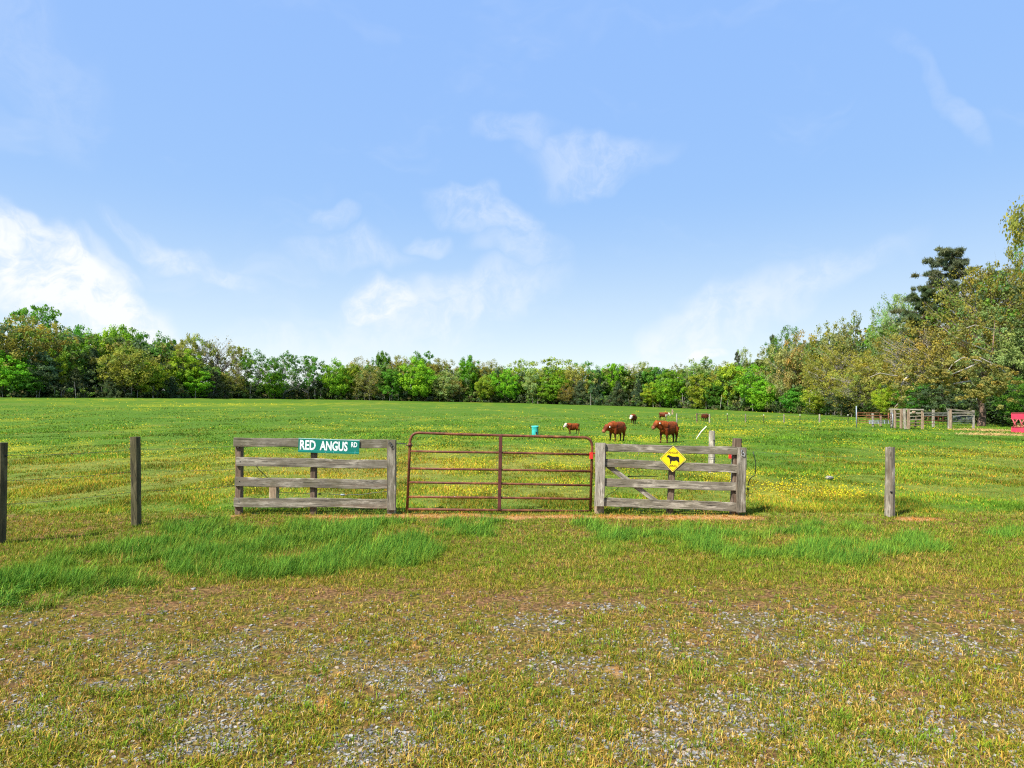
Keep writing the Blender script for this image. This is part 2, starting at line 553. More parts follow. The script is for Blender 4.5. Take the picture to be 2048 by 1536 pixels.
def pasture_mix(x, y):
    """0 = olive dry grass, 1 = full green, behind the rails"""
    a = fbm(x * 0.16, y * 0.09, 51, 4)
    b = fbm(x * 0.9, y * 0.5, 52, 4)
    g = 0.22 + sstep(14, 40, y) * 0.75 + (a - 0.5) * 1.0 + (b - 0.5) * 0.8
    g = g + 0.30 * sstep(0.5, 4, x) * sstep(30, 12, y) + 0.25 * np.exp(-((y - 11.3) / 0.9) ** 2)
    return np.clip(g + 0.12, 0, 1)


FLOW = [(1425, 955, 60, 10, .8), (1560, 985, 60, 12, .55), (1640, 965, 40, 8, .4), (1700, 995, 60, 8, .7), (1130, 920, 70, 10, .6), (1680, 890, 60, 6, .9), (1120, 900, 90, 7, .7), (560, 905, 60, 9, .6),
        (160, 887, 25, 6, 1.2), (20, 900, 70, 12, .9), (90, 905, 60, 7, .6), (1300, 880, 120, 6, .9), (880, 930, 90, 10, .4), (430, 930, 50, 10, .45), (700, 890, 60, 6, .4), (1450, 866, 100, 6, .9), (860, 858, 90, 3, .9),
        (1000, 856, 110, 3, .7), (300, 860, 90, 3, .5), (640, 858, 60, 4, .6), (720, 862, 60, 3, .5), (350, 812, 180, 1.6, .8), (520, 809, 200, 2.2, 1.1), (100, 800, 160, 1.5, .6), (700, 807, 120, 1.4, .7), (280, 800, 150, 1.2, .6),
        (1560, 845, 130, 2.5, 1.2), (1700, 850, 60, 3, .8), (1400, 851, 110, 3, .7), (1500, 833, 100, 1.2, .8), (1210, 880, 60, 6, .6), (1800, 922, 70, 8, .5), (1900, 925, 80, 10, .5), (1990, 905, 60, 8, .35), (900, 990, 60, 8, .3), (1150, 985, 60, 10, .35), (500, 975, 60, 9, .3)]


def flowers(x, y):
    ys = np.maximum(y, 4.0)
    px = CX + F * x / ys; py = HY + F * (EYE - ground_z(x, y)) / ys
    wob = (fbm(x * 0.35, y * 0.25, 61, 4) - 0.5)
    s = np.zeros_like(px)
    for cx, cy, rx, ry, st in FLOW:
        s = np.maximum(s, st * np.exp(-(((px - cx + wob * 1500 / ys) / rx) ** 2 + ((py - cy + wob * 260 / ys) / ry) ** 2)))
    fine = fbm(x * 0.8, y * 0.45, 62, 5, 0.6)
    base = sstep(0.54, 0.72, fbm(x * 0.3, y * 0.16, 63, 4)) * 0.42 * sstep(11.5, 16, y)
    return np.clip(np.maximum(s, base) * sstep(0.36, 0.60, fine) * 1.4, 0, 1.2) * sstep(11.0, 11.6, y)


# ------------------------------------------------------------------ ground
rows = np.concatenate([np.linspace(-90, 0, 10), [0.8, 1.4, 1.8], np.geomspace(2.1, 12, 190), np.geomspace(12.3, 240, 170), [280, 340, 430, 560, 800, 1200, 2000, 3500]])
colu = np.concatenate([[-40, -16, -8, -4, -2.4, -1.6, -1.2], np.linspace(-0.95, 0.95, 330), [1.2, 1.6, 2.4, 4, 8, 16, 40]])
GY, GU = np.meshgrid(rows, colu, indexing='ij')
GX = GU * np.maximum(GY, 5.0)
GZ = ground_z(GX, GY)
nr, nc = GY.shape
idx = np.arange(nr * nc).reshape(nr, nc)
q = np.stack([idx[:-1, :-1], idx[:-1, 1:], idx[1:, 1:], idx[1:, :-1]], -1).reshape(-1, 4)
tri = np.concatenate([q[:, [0, 1, 2]], q[:, [0, 2, 3]]])
gx, gy = GX.ravel(), GY.ravel()
lush, grav, soil, org = cover(gx, gy)
past = pasture_mix(gx, gy)
flo = flowers(gx, gy)
behind = sstep(10.5, 10.9, gy)


def mk_ground_mat():
    m, N = material('field_ground')
    pos = N.n('ShaderNodeNewGeometry').outputs['Position']
    A = N.n('ShaderNodeSeparateColor', {0: N.n('ShaderNodeAttribute', attribute_name='tint').outputs['Color']})
    B = N.n('ShaderNodeSeparateColor', {0: N.n('ShaderNodeAttribute', attribute_name='cover').outputs['Color']})
    f1 = N.noise(pos, 28, 6, 0.65)
    f2 = N.noise(pos, 6, 5, 0.6)
    f3 = N.noise(pos, 1.2, 5, 0.65)
    soilc = N.ramp(f1, [(0.34, (0.045, 0.024, 0.010)), (0.5, (0.14, 0.072, 0.032)), (0.66, (0.33, 0.18, 0.085))])
    thatch = N.ramp(f1, [(0.34, (0.030, 0.028, 0.004)), (0.5, (0.095, 0.082, 0.012)), (0.66, (0.25, 0.20, 0.03))])
    c = N.mix(N.rng(f2, 0.36, 0.6), soilc, thatch)
    c = N.mix(A.outputs[2], c, soilc)
    vor = N.n('ShaderNodeTexVoronoi', {'Vector': pos, 'Scale': 42.0})
    stone = N.mix(N.rng(vor.outputs['Distance'], 0.1, 0.7), (0.21, 0.21, 0.22), (0.055, 0.05, 0.045))
    stone = N.mix(0.35, stone, vor.outputs['Color'], 'OVERLAY')
    stone = N.mix(0.75, stone, thatch)
    c = N.mix(A.outputs[1], c, stone)
    green = N.ramp(f1, [(0.25, (0.02, 0.045, 0.006)), (0.5, (0.05, 0.105, 0.014)), (0.75, (0.10, 0.17, 0.03))])
    c = N.mix(A.outputs[0], c, green)
    orange = N.ramp(f1, [(0.3, (0.27, 0.13, 0.05)), (0.6, (0.46, 0.26, 0.11))])
    c = N.mix(B.outputs[0], c, orange)
    # pasture beyond the rails
    far = N.noise(N.n('ShaderNodeMapping', {'Vector': pos, 'Scale': (1, 1, 0)}).outputs[0], 2.4, 7, 0.72)
    pg = N.ramp(far, [(0.28, (0.028, 0.070, 0.006)), (0.48, (0.064, 0.132, 0.010)), (0.62, (0.092, 0.172, 0.014)), (0.78, (0.15, 0.21, 0.025))])
    pd = N.ramp(far, [(0.28, (0.065, 0.085, 0.012)), (0.5, (0.17, 0.175, 0.03)), (0.75, (0.29, 0.25, 0.065))])
    pc = N.mix(B.outputs[1], pd, pg)
    spk = N.noise(pos, 9, 5, 0.75)
    ytot = N.math('MULTIPLY', B.outputs[2], N.rng(spk, 0.38, 0.62, 0.25, 1.0), clamp=True)
    pc = N.mix(ytot, pc, (0.40, 0.36, 0.015))
    geo = N.n('ShaderNodeSeparateXYZ', {0: pos})
    bh = N.rng(N.math('ADD', geo.outputs[1], N.math('MULTIPLY', f3, 0.8)), 10.7, 11.3)
    c = N.mix(bh, c, pc)
    b = N.n('ShaderNodeBsdfPrincipled', {'Base Color': c, 'Roughness': 0.95, 'Specular IOR Level': 0.08, 'Normal': bump(N, f1, 0.6, 0.02)})
    finish(N, b.outputs[0])
    return m


M_GROUND = mk_ground_mat()
feed = at(1960, 868)
mud = np.exp(-(((gx - feed.x) / 3.2) ** 2 + ((gy - feed.y) / 4.0) ** 2))
teal_p = at(1070, 870.5)
mud = np.maximum(mud, 1.2 * np.exp(-(((gx - teal_p.x) / 2.4) ** 2 + ((gy - teal_p.y) / 0.9) ** 2)))
mud = sstep(0.35, 0.75, mud * (0.55 + fbm(gx * 0.8, gy * 0.8, 71, 3)))
tint = np.stack([lush * (1 - behind), grav, soil], -1)
gme = fast_mesh('ground', np.stack([gx, gy, GZ.ravel()], -1), tri, tint, M_GROUND, True)
ca = gme.attributes.new('cover', 'FLOAT_COLOR', 'POINT')
c4 = np.ones((len(gx), 4), np.float32)
c4[:, 0] = np.maximum(org, mud * 0.8); c4[:, 1] = past; c4[:, 2] = np.clip(flo, 0, 1) * 0.6 * (1 - mud)
ca.data.foreach_set('color', c4.ravel())
tag(link('ground', gme), kind='structure')


# ------------------------------------------------------------------ grass
def blades(x, y, h, w, az, lean, col, seg=2):
    """x,y base; h length; w width; az lean direction; lean 0..1; returns V, T, C"""
    n = len(x)
    z = ground_z(x, y) - 0.004
    b = np.stack([x, y, z], -1)
    d = np.stack([np.cos(az), np.sin(az), np.zeros(n)], -1)
    tw = az + np.pi / 2 + rng.uniform(-0.9, 0.9, n)
    s = np.stack([np.cos(tw), np.sin(tw), np.zeros(n)], -1) * (w * 0.5)[:, None]
    up = np.array([0, 0, 1.0])
    tip = b + d * (h * np.sin(lean))[:, None] + up * (h * np.cos(lean))[:, None]
    if seg == 1:
        V = np.stack([b - s, b + s, tip], 1).reshape(-1, 3)
        T = np.arange(3 * n).reshape(-1, 3)
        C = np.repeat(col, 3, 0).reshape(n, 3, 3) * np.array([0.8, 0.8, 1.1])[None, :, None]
        return V, T, C.reshape(-1, 3)
    mid = b + d * (h * 0.5 * np.sin(lean * 0.45))[:, None] + up * (h * 0.55 * np.cos(lean * 0.45))[:, None]
    V = np.stack([b - s, b + s, mid - s * 0.8, mid + s * 0.8, tip], 1).reshape(-1, 3)
    k = (np.arange(n) * 5)[:, None]
    T = np.concatenate([k + np.array([[0, 1, 3]]), k + np.array([[0, 3, 2]]), k + np.array([[2, 3, 4]])])
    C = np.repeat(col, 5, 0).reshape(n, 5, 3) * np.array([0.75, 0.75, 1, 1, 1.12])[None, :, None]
    return V, T, C.reshape(-1, 3)


C_LUSH = np.array([0.055, 0.175, 0.014]); C_LUSH2 = np.array([0.17, 0.32, 0.03])
C_OLIVE = np.array([0.185, 0.205, 0.010]); C_OLIVE2 = np.array([0.33, 0.30, 0.018])
C_DRY = np.array([0.46, 0.245, 0.030]); C_STRAW = np.array([0.54, 0.38, 0.11])
C_ORANGE = np.array([0.52, 0.235, 0.05]); C_GREEN = np.array([0.068, 0.158, 0.009]); C_GREEN2 = np.array([0.15, 0.26, 0.016])


def lerp(a, b, t): return a + (b - a) * t[:, None]


def join(parts):
    V = []; T = []; C = []; o = 0
    for v, t, c in parts:
        V.append(v); T.append(t + o); C.append(c); o += len(v)
    return np.concatenate(V), np.concatenate(T), np.concatenate(C)


def sample_band(y0, y1, n, umax=0.90, power=1.0):
    """ground points, thinning with distance"""
    y = (y0 ** (-power) + rng.random(n) * (y1 ** (-power) - y0 ** (-power))) ** (-1 / power)
    u = rng.uniform(-umax, umax, n)
    return u * y, y


def verge():
    parts = []
    # tufts, each a little fan of blades
    for (y0, y1, nt, seg) in ((2.5, 6.2, 40000, 2), (6.2, 10.9, 56000, 1)):
        tx, ty = sample_band(y0, y1, nt)
        lu, gr, so, og = cover(tx, ty)
        den = fbm(tx * 2.6, ty * 2.6, 81, 4, 0.6)
        keep = 0.36 + 0.75 * sstep(0.38, 0.62, den) - 0.35 * gr - 0.35 * so + lu + 0.5 * sstep(5.6, 7.2, ty)
        ok = rng.random(nt) < keep
        tx, ty, lu, gr, og = tx[ok], ty[ok], lu[ok], gr[ok], og[ok]
        fresh = (rng.random(len(tx)) < 0.05) & (lu < 0.3) & (fbm(tx * 1.3, ty * 1.3, 84, 2) > 0.45)
        nb = (rng.integers(3, 10, len(tx)) + lu * 5 + fresh * 9).astype(int)
        size = rng.uniform(0.5, 1.4, len(tx)) * np.where(fresh, 1.45, 1.0) * np.where((lu > .4) & (rng.random(len(tx)) < .16), 1.75, 1.0)
        gold = sstep(0.48, 0.70, fbm(tx * 1.9, ty * 1.9, 86, 4, 0.6))
        tl = rng.uniform(0.35, 1.45, len(tx))
        hue = np.clip(fbm(tx * 0.7, ty * 0.7, 82, 3) + rng.normal(0, 0.16, len(tx)), 0, 1)
        k = np.repeat(np.arange(len(tx)), nb)
        n = len(k)
        rad = (0.028 + 0.035 * lu)[k] * size[k]
        a = rng.uniform(0, 2 * np.pi, n); r = np.sqrt(rng.random(n)) * rad
        x = tx[k] + np.cos(a) * r; y = ty[k] + np.sin(a) * r
        L = lu[k]
        h = (0.034 + 0.010 * sstep(5.5, 8, ty)[k] + 0.052 * L) * size[k] * rng.uniform(0.4, 1.5, n)
        w = np.maximum(0.0046 + 0.0024 * L, y * 0.00088) * rng.uniform(0.7, 1.4, n)
        lean = rng.uniform(0.25, 1.15, n)
        az = a + rng.normal(0, 0.6, n) + 0.0
        az = np.where(L > 0.4, rng.normal(0.5, 1.1, n), az)
        col = lerp(np.broadcast_to(C_OLIVE, (n, 3)), C_OLIVE2, rng.random(n))
        greenish = sstep(0.45, 0.75, hue[k] + rng.normal(0, 0.10, n))
        near = sstep(7.0, 5.2, ty)[k]
        col = lerp(col, C_GREEN2 * 1.05, np.clip(greenish + 0.38 * (1 - near), 0, 1) * (0.78 - 0.30 * near))
        col = lerp(col, C_GREEN2, fresh[k] * 0.9)
        dry = (rng.random(n) < (0.10 + 0.34 * gold[k] + 0.20 * near - 0.36 * L) * (1 - 0.8 * fresh[k])).astype(float)
        col = lerp(col, lerp(np.broadcast_to(C_DRY, (n, 3)), C_STRAW, rng.random(n)), dry)
        col = lerp(col, lerp(np.broadcast_to(C_LUSH, (n, 3)), C_LUSH2, np.clip(tl[k] - 0.55 + rng.normal(0, .25, n), 0, 1)), L * (rng.random(n) < 0.92))
        col = lerp(col, C_ORANGE * rng.uniform(0.6, 1.3, (n, 1)), np.clip(og[k] * 1.3, 0, 0.92))
        h = h * (1 - 0.35 * og[k])
        col = col * rng.uniform(0.5, 1.35, (n, 1)) * (0.60 + 0.38 * tl[k])[:, None]
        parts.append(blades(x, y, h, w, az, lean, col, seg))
    # loose blades lying between the tufts: dead thatch
    tx, ty = sample_band(2.5, 10.6, 70000)
    lu, gr, so, og = cover(tx, ty)
    ok = rng.random(len(tx)) < (0.9 - 0.55 * gr - 0.4 * lu)
    tx, ty = tx[ok], ty[ok]
    n = len(tx)
    col = lerp(np.broadcast_to(C_DRY, (n, 3)), C_STRAW * 1.0, rng.random(n)) * rng.uniform(0.4, 1.1, (n, 1))
    col = lerp(col, C_OLIVE * 1.1, (rng.random(n) < 0.5).astype(float) * 0.85)
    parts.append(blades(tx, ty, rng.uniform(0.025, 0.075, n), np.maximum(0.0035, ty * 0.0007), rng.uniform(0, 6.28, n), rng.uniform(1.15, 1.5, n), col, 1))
    return join(parts)


V, T, C = verge()
n_verge = len(T)
tag(link('verge_grass', fast_mesh('verge_grass', V, T, C, M_GRASS)), 'patchy olive and bright green grass in front of the gate', 'grass', kind='stuff')


def pasture():
    parts = []
    for (y0, y1, nn, hmin, hmax, wk, pw) in ((10.75, 17, 150000, 0.025, 0.075, 0.0011, 1.0), (17, 36, 130000, 0.03, 0.09, 0.0011, 1.0), (36, 110, 90000, 0.05, 0.12, 0.0012, 1.0)):
        x, y = sample_band(y0, y1, nn, 0.86, pw)
        cl = fbm(x * (14 / y0), y * (7 / y0), 91, 4, 0.6)
        ok = (rng.random(nn) < 0.35 + 1.0 * sstep(0.36, 0.60, cl)) & (y < edge_d(CX + F * x / y) - 1)
        md = np.exp(-(((x - feed.x) / 3.0) ** 2 + ((y - feed.y) / 3.6) ** 2)) + 1.1 * np.exp(-(((x - teal_p.x) / 2.2) ** 2 + ((y - teal_p.y) / 0.8) ** 2))
        ok &= rng.random(nn) > md * 1.5
        x, y, cl = x[ok], y[ok], cl[ok]
        n = len(x)
        p = pasture_mix(x, y)
        g = (rng.random(n) < p).astype(float) * 0.75 + p * 0.25
        col = lerp(lerp(np.broadcast_to(C_OLIVE, (n, 3)), C_OLIVE2, rng.random(n)), lerp(np.broadcast_to(C_GREEN, (n, 3)), C_GREEN2, rng.random(n)), g)
        dry = (rng.random(n) < 0.30 * (1 - p) + 0.02).astype(float)
        col = lerp(col, C_DRY, dry)
        col = col * rng.uniform(0.7, 1.3, (n, 1)) * (0.62 + 0.75 * sstep(0.3, 0.68, fbm(x * (9 / y0 + .3), y * (5 / y0 + .2), 94, 3)))[:, None]
        h = rng.uniform(hmin, hmax, n) * (0.55 + 0.9 * sstep(0.35, 0.7, cl))
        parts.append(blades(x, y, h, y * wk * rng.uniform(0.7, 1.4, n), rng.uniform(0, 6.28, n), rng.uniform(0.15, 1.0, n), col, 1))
    return join(parts)


V, T, C = pasture()
n_past = len(T)
tag(link('pasture_grass', fast_mesh('pasture_grass', V, T, C, M_GRASS)), 'green and olive pasture grass behind the rails and gate', 'grass', kind='stuff')


def flower_field():
    n0 = 300000
    x, y = sample_band(11.0, 150, n0, 0.86, 0.8)
    f = flowers(x, y)
    ok = (rng.random(n0) < f * 0.52) & (y < edge_d(CX + F * x / y) - 1)
    x, y = x[ok], y[ok]
    n = len(x)
    r = np.maximum(0.011, y * 0.00052) * rng.uniform(0.7, 1.4, n)
    z = ground_z(x, y) + rng.uniform(0.06, 0.24, n)
    c = np.stack([x, y, z], -1)
    # a small tilted cup of two crossed triangles
    nrm = np.stack([rng.normal(0, .5, n), rng.normal(-.35, .5, n), rng.uniform(.4, 1, n)], -1)
    nrm /= np.linalg.norm(nrm, axis=1)[:, None]
    a = np.cross(nrm, rng.normal(0, 1, (n, 3))); a /= np.linalg.norm(a, axis=1)[:, None]
    b = np.cross(nrm, a)
    R_ = r[:, None]
    V = np.stack([c - a * R_, c + b * R_, c + a * R_, c - b * R_], 1).reshape(-1, 3)
    k = (np.arange(n) * 4)[:, None]
    T = np.concatenate([k + np.array([[0, 1, 2]]), k + np.array([[0, 2, 3]])])
    col = lerp(np.broadcast_to(np.array([0.66, 0.50, 0.006]), (n, 3)), np.array([0.50, 0.48, 0.02]), rng.random(n))
    return V, T, np.repeat(col, 4, 0)


V, T, C = flower_field()
n_flow = len(T)
tag(link('yellow_flowers', fast_mesh('yellow_flowers', V, T, C, M_FLOWER)), 'yellow buttercups scattered in patches across the pasture', 'flowers', kind='stuff')


# ------------------------------------------------------------------ gravel
def gravel():
    n0 = 90000
    x, y = sample_band(2.4, 8.0, n0, 0.92, 1.2)
    lu, gr, so, og = cover(x, y)
    ok = rng.random(n0) < gr * 0.95 + 0.20 * sstep(6.4, 4.8, y)
    x, y = x[ok], y[ok]
    n = len(x)
    s = rng.uniform(0.003, 0.0085, n) * (1 + 0.6 * (rng.random(n) < .10)) * np.maximum(1, y / 4.2)
    base = np.array([[dx, dy, dz] for dx in (-1, 1) for dy in (-1, 1) for dz in (-1, 1)], float)
    v = base[None] * rng.uniform(0.35, 1.0, (n, 8, 3)) * (s[:, None] * np.array([1.25, 0.95, 0.6])[None])[:, None, :]
    a = rng.uniform(0, 6.28, n); ca_, sa_ = np.cos(a), np.sin(a)
    vx = v[..., 0] * ca_[:, None] - v[..., 1] * sa_[:, None]
    vy = v[..., 0] * sa_[:, None] + v[..., 1] * ca_[:, None]
    tilt = rng.uniform(-.5, .5, n)
    vz = v[..., 2] + vx * tilt[:, None] * 0.4
    V = np.stack([vx + x[:, None], vy + y[:, None], vz + (ground_z(x, y) + s * 0.25)[:, None]], -1).reshape(-1, 3)
    qs = np.array([(0, 1, 3), (0, 3, 2), (4, 6, 7), (4, 7, 5), (0, 4, 5), (0, 5, 1), (2, 3, 7), (2, 7, 6), (1, 5, 7), (1, 7, 3)])
    T = (np.arange(n)[:, None, None] * 8 + qs[None]).reshape(-1, 3)
    g = rng.uniform(0.07, 0.34, n)
    col = np.stack([g * 1.0, g * 0.97, g * 0.90], -1)
    wm = rng.random(n) < 0.25
    col[wm] = col[wm] * np.array([1.3, 1.05, 0.8])
    return V, T, np.repeat(col, 8, 0)


V, T, C = gravel()
n_grav = len(T)
tag(link('gravel', fast_mesh('gravel', V, T, C, M_GRAVEL)), 'blue grey crushed stone showing through the thin foreground grass', 'gravel', kind='stuff')
print('TRIS ground', len(tri), 'verge', n_verge, 'pasture', n_past, 'flowers', n_flow, 'gravel', n_grav)


# ------------------------------------------------------------------ timber pieces
def plank(name, p0, p1, width, thick, mat, parent, seed=0, face=Vector((0, -1, 0)), rough=1.0, seg=14, taper=1.0, label=None):
    """board from p0 to p1 (centre line); its broad side looks along `face`; grain along local X"""
    p0, p1 = Vector(p0), Vector(p1)
    rr = random.Random(seed * 13 + 5)
    X = (p1 - p0); L = X.length; X.normalize()
    Y = (face - X * face.dot(X)).normalized()
    Z = X.cross(Y)
    if Z.z < 0 and abs(X.z) < 0.9:
        Y = -Y; Z = X.cross(Y)
    v = []; f = []
    bev = min(width, thick) * 0.14
    ph = [rr.uniform(0, 6.28) for _ in range(4)]
    for i in range(seg + 1):
        t = i / seg
        x = t * L
        warp_z = (math.sin(t * 3.1 + ph[0]) * 0.006 + math.sin(t * 9 + ph[1]) * 0.003) * rough * (width / 0.14)
        warp_y = math.sin(t * 4.2 + ph[2]) * 0.004 * rough
        wdt = width * (1 + rr.uniform(-0.02, 0.02) * rough) * (1 + (taper - 1) * t)
        th = thick
        hw, ht = wdt / 2, th / 2
        ring = [(-ht + bev, -hw), (ht - bev, -hw), (ht, -hw + bev), (ht, hw - bev), (ht - bev, hw), (-ht + bev, hw), (-ht, hw - bev), (-ht, -hw + bev)]
        end = rr.uniform(-0.004, 0.004) * rough
        for (yy, zz) in ring:
            ex = end + (rr.uniform(-0.006, 0.006) * rough if i in (0, seg) else 0)
            v.append(Vector((x + ex, yy + warp_y + rr.uniform(-.0008, .0008), zz + warp_z + rr.uniform(-0.0032, 0.0032) * rough)))
    for i in range(seg):
        for j in range(8):
            a = i * 8 + j; b = i * 8 + (j + 1) % 8
            f.append([a, b, b + 8, a + 8])
    f.append(list(reversed(range(8)))); f.append([seg * 8 + j for j in range(8)])
    me = new_mesh(name, v, f)
    me.materials.append(mat)
    o = bpy.data.objects.new(name, me)
    COL.objects.link(o)
    M = Matrix(((X.x, Y.x, Z.x, p0.x), (X.y, Y.y, Z.y, p0.y), (X.z, Y.z, Z.z, p0.z), (0, 0, 0, 1)))
    if parent is not None:
        o.parent = parent
        M = Matrix.Translation(-Vector(parent.location)) @ M
    o.matrix_local = M
    if label: o['label'] = label
    return o


def round_post(name, base, top, r, mat, parent=None, seed=0, n=14):
    rr = random.Random(seed)
    base, top = Vector(base), Vector(top)
    X = (top - base); L = X.length; X.normalize()
    Y = X.orthogonal().normalized(); Z = X.cross(Y)
    v = []; f = []
    seg = 10
    lump = [rr.uniform(0.9, 1.1) for _ in range(n)]
    for i in range(seg + 1):
        t = i / seg
        for j in range(n):
            th = 2 * math.pi * j / n
            k = r * (1.06 - 0.12 * t) * lump[j] * rr.uniform(0.98, 1.02)
            v.append(Vector((t * L + (rr.uniform(-.012, .012) if i == seg else 0), math.cos(th) * k, math.sin(th) * k)))
    for i in range(seg):
        for j in range(n):
            a = i * n + j; b = i * n + (j + 1) % n
            f.append([a, b, b + n, a + n])
    f.append(list(reversed(range(n)))); f.append([seg * n + j for j in range(n)])
    me = new_mesh(name, v, f); me.materials.append(mat)
    o = bpy.data.objects.new(name, me); COL.objects.link(o)
    M = Matrix(((X.x, Y.x, Z.x, base.x), (X.y, Y.y, Z.y, base.y), (X.z, Y.z, Z.z, base.z), (0, 0, 0, 1)))
    if parent is not None:
        o.parent = parent; M = Matrix.Translation(-Vector(parent.location)) @ M
    o.matrix_local = M
    return o


def local(mb, name, mat, parent, smooth=True):
    """build world-space geometry as a part of parent"""
    o = mb.build(name, mat, None, smooth)
    me = o.data
    off = Vector(parent.location)
    if parent.parent: off = off + Vector(parent.parent.location)
    me.transform(Matrix.Translation(-off))
    o.parent = parent
    return o


def torus_pts(c, r, ax, n=16):
    ax = Vector(ax).normalized(); a = ax.orthogonal().normalized(); b = ax.cross(a)
    return [Vector(c) + (a * math.cos(2 * math.pi * i / n) + b * math.sin(2 * math.pi * i / n)) * r for i in range(n + 1)]


# ---- left board fence: photo pixels -> metres at its own depth
def Z1(x, y): return 440 + x * .19531, 840 + y * .19531
def Z2(x, y): return 790 + x * .2002, 840 + y * .2002
def Z3(x, y): return 1150 + x * .19531, 840 + y * .19531


def dline(d0, px0, d1, px1):
    return lambda px: d0 + (d1 - d0) * (px - px0) / (px1 - px0)


dl = dline(10.50, 468, 10.62, 795)
dg = dline(10.60, 816, 10.84, 1187)
dr = dline(10.70, 1190, 10.48, 1495)


def PL(x, y, off=0.0):
    px, py = Z1(x, y); d = dl(px) + off
    return P(px, py, d)


def PG(x, y, off=0.0):
    px, py = Z2(x, y); d = dg(px) + off
    return P(px, py, d)


def PR(x, y, off=0.0):
    px, py = Z3(x, y); d = dr(px) + off
    return P(px, py, d)


c0 = PL(930, 970)
lf = empty('board_fence', (c0.x, c0.y, gz(c0.x, c0.y)), 'weathered grey four-board fence panel left of the gate, carrying the green sign', 'fence')
for i, (xa, ya0, ya1, xb, yb0, yb1) in enumerate([(146, 172, 262, 1716, 205, 292), (163, 380, 472, 1712, 404, 492), (153, 580, 676, 1716, 612, 702), (143, 790, 886, 1716, 815, 907)]):
    a = PL(xa, (ya0 + ya1) / 2); b = PL(xb, (yb0 + yb1) / 2)
    w = ((ya1 - ya0) + (yb1 - yb0)) / 2 * .19531 * 10.56 / F
    plank('board', a, b, w, 0.038, M_WOOD, lf, 10 + i, rough=1.4, seg=22)


def post(name, top, base, w, th, mat, parent, seed, off, bury=0.12):
    t = Vector(top); b = Vector(base)
    b.z = min(b.z, gz(b.x, b.y)) - bury
    return plank(name, b, t, w, th, mat, parent, seed, rough=0.5, seg=10)


post('post', PL(200, 182, .075), PL(195, 965, .075), 0.105, 0.105, M_WOODBROWN, lf, 21, 0)
post('post', PL(965, 225, .075), PL(955, 968, .075), 0.095, 0.095, M_WOODBROWN, lf, 22, 0)
post('post', PL(1762, 204, .085), PL(1755, 935, .085), 0.135, 0.13, M_WOOD, lf, 23, 0)
plank('facing_board', PL(1757, 922, -.042), PL(1757, 202, -.042), 0.142, 0.04, M_WOOD, lf, 24, rough=0.6, seg=10)
for k, (x, y, r) in enumerate([(1738, 238, .020), (1752, 255, .022), (1766, 276, .023)]):
    local(MB().tube(torus_pts(PL(x, y, -.072), r, (0.3, -1, 0.15)), .0045, 6, False), 'ring', M_WIRE, lf)
# nails
for i, (x, y) in enumerate([(185, 285), (205, 425), (195, 625), (190, 835)]):
    local(MB().tube([PL(x, y, -.005), PL(x, y, -.024)], [.006, .008], 8), 'nail_head', M_WIRE, lf)

def sub(child, part):
    child.parent = part
    child.matrix_parent_inverse = part.matrix_basis.inverted()


fb = [o_ for o_ in lf.children if o_.name.startswith('facing_board')][0]
for o_ in [o_ for o_ in lf.children if o_.name.startswith('ring')]: sub(o_, fb)
brds = sorted((o_ for o_ in lf.children if o_.name.startswith('board')), key=lambda o_: o_.name)
for o_, b_ in zip(sorted((o_ for o_ in lf.children if o_.name.startswith('nail_head')), key=lambda o_: o_.name), [[q for q in lf.children if q.name.startswith('post')][0]] + brds[1:]): sub(o_, b_)

# ---- green street sign on the top board
sc_ = PL(1115, 268, -.032)
a = PL(808, 188, -.032); b = PL(1428, 208, -.032); c = PL(1418, 356, -.032); d = PL(790, 328, -.032)
ssign = empty('street_sign', sc_, 'green street name sign with white lettering screwed to the left fence panel', 'sign')
X = ((b + c) / 2 - (a + d) / 2); SL = X.length; X.normalize()
Yn = Vector((0, -1, 0)); Yn = (Yn - X * Yn.dot(X)).normalized()
Up = Yn.cross(X) * -1
if Up.z < 0: Up = -Up
SH = ((a - d).length + (b - c).length) / 2
SM = Matrix(((X.x, Up.x, Yn.x, 0), (X.y, Up.y, Yn.y, 0), (X.z, Up.z, Yn.z, 0), (0, 0, 0, 1)))


def sign_part(name, polys, z0, z1, mat, parent, M):
    """extruded 2-D outlines on a sign face"""
    v = []; f = []
    for poly in polys:
        i = len(v); n = len(poly)
        v += [M @ Vector((x, y, z1)) for x, y in poly] + [M @ Vector((x, y, z0)) for x, y in poly]
        f.append([i + k for k in range(n)])
        for k in range(n):
            f.append([i + k, i + n + k, i + n + (k + 1) % n, i + (k + 1) % n])
        f.append([i + n + k for k in reversed(range(n))])
    return link(name, new_mesh(name, v, f), parent, mat)


def text_part(name, txt, w, h, cx, cy, z, mat, parent, M, bold=0.0):
    cu = bpy.data.curves.new(name, 'FONT')
    cu.body = txt; cu.size = 1.0; cu.align_x = 'LEFT'
    cu.extrude = 0.0; cu.offset = bold; cu.resolution_u = 3
    o = bpy.data.objects.new(name + '_tmp', cu); COL.objects.link(o)
    dg_ = bpy.context.evaluated_depsgraph_get()
    me = bpy.data.meshes.new_from_object(o.evaluated_get(dg_))
    bpy.data.objects.remove(o, do_unlink=True)
    co = np.array([v.co[:] for v in me.vertices])
    mn, mx = co.min(0), co.max(0)
    for v in me.vertices:
        p = ((v.co.x - mn[0]) / (mx[0] - mn[0]) - .5, (v.co.y - mn[1]) / (mx[1] - mn[1]) - .5)
        v.co = M @ Vector((cx + p[0] * w, cy + p[1] * h, z))
    me.materials.clear(); me.name = name
    return link(name, me, parent, mat)


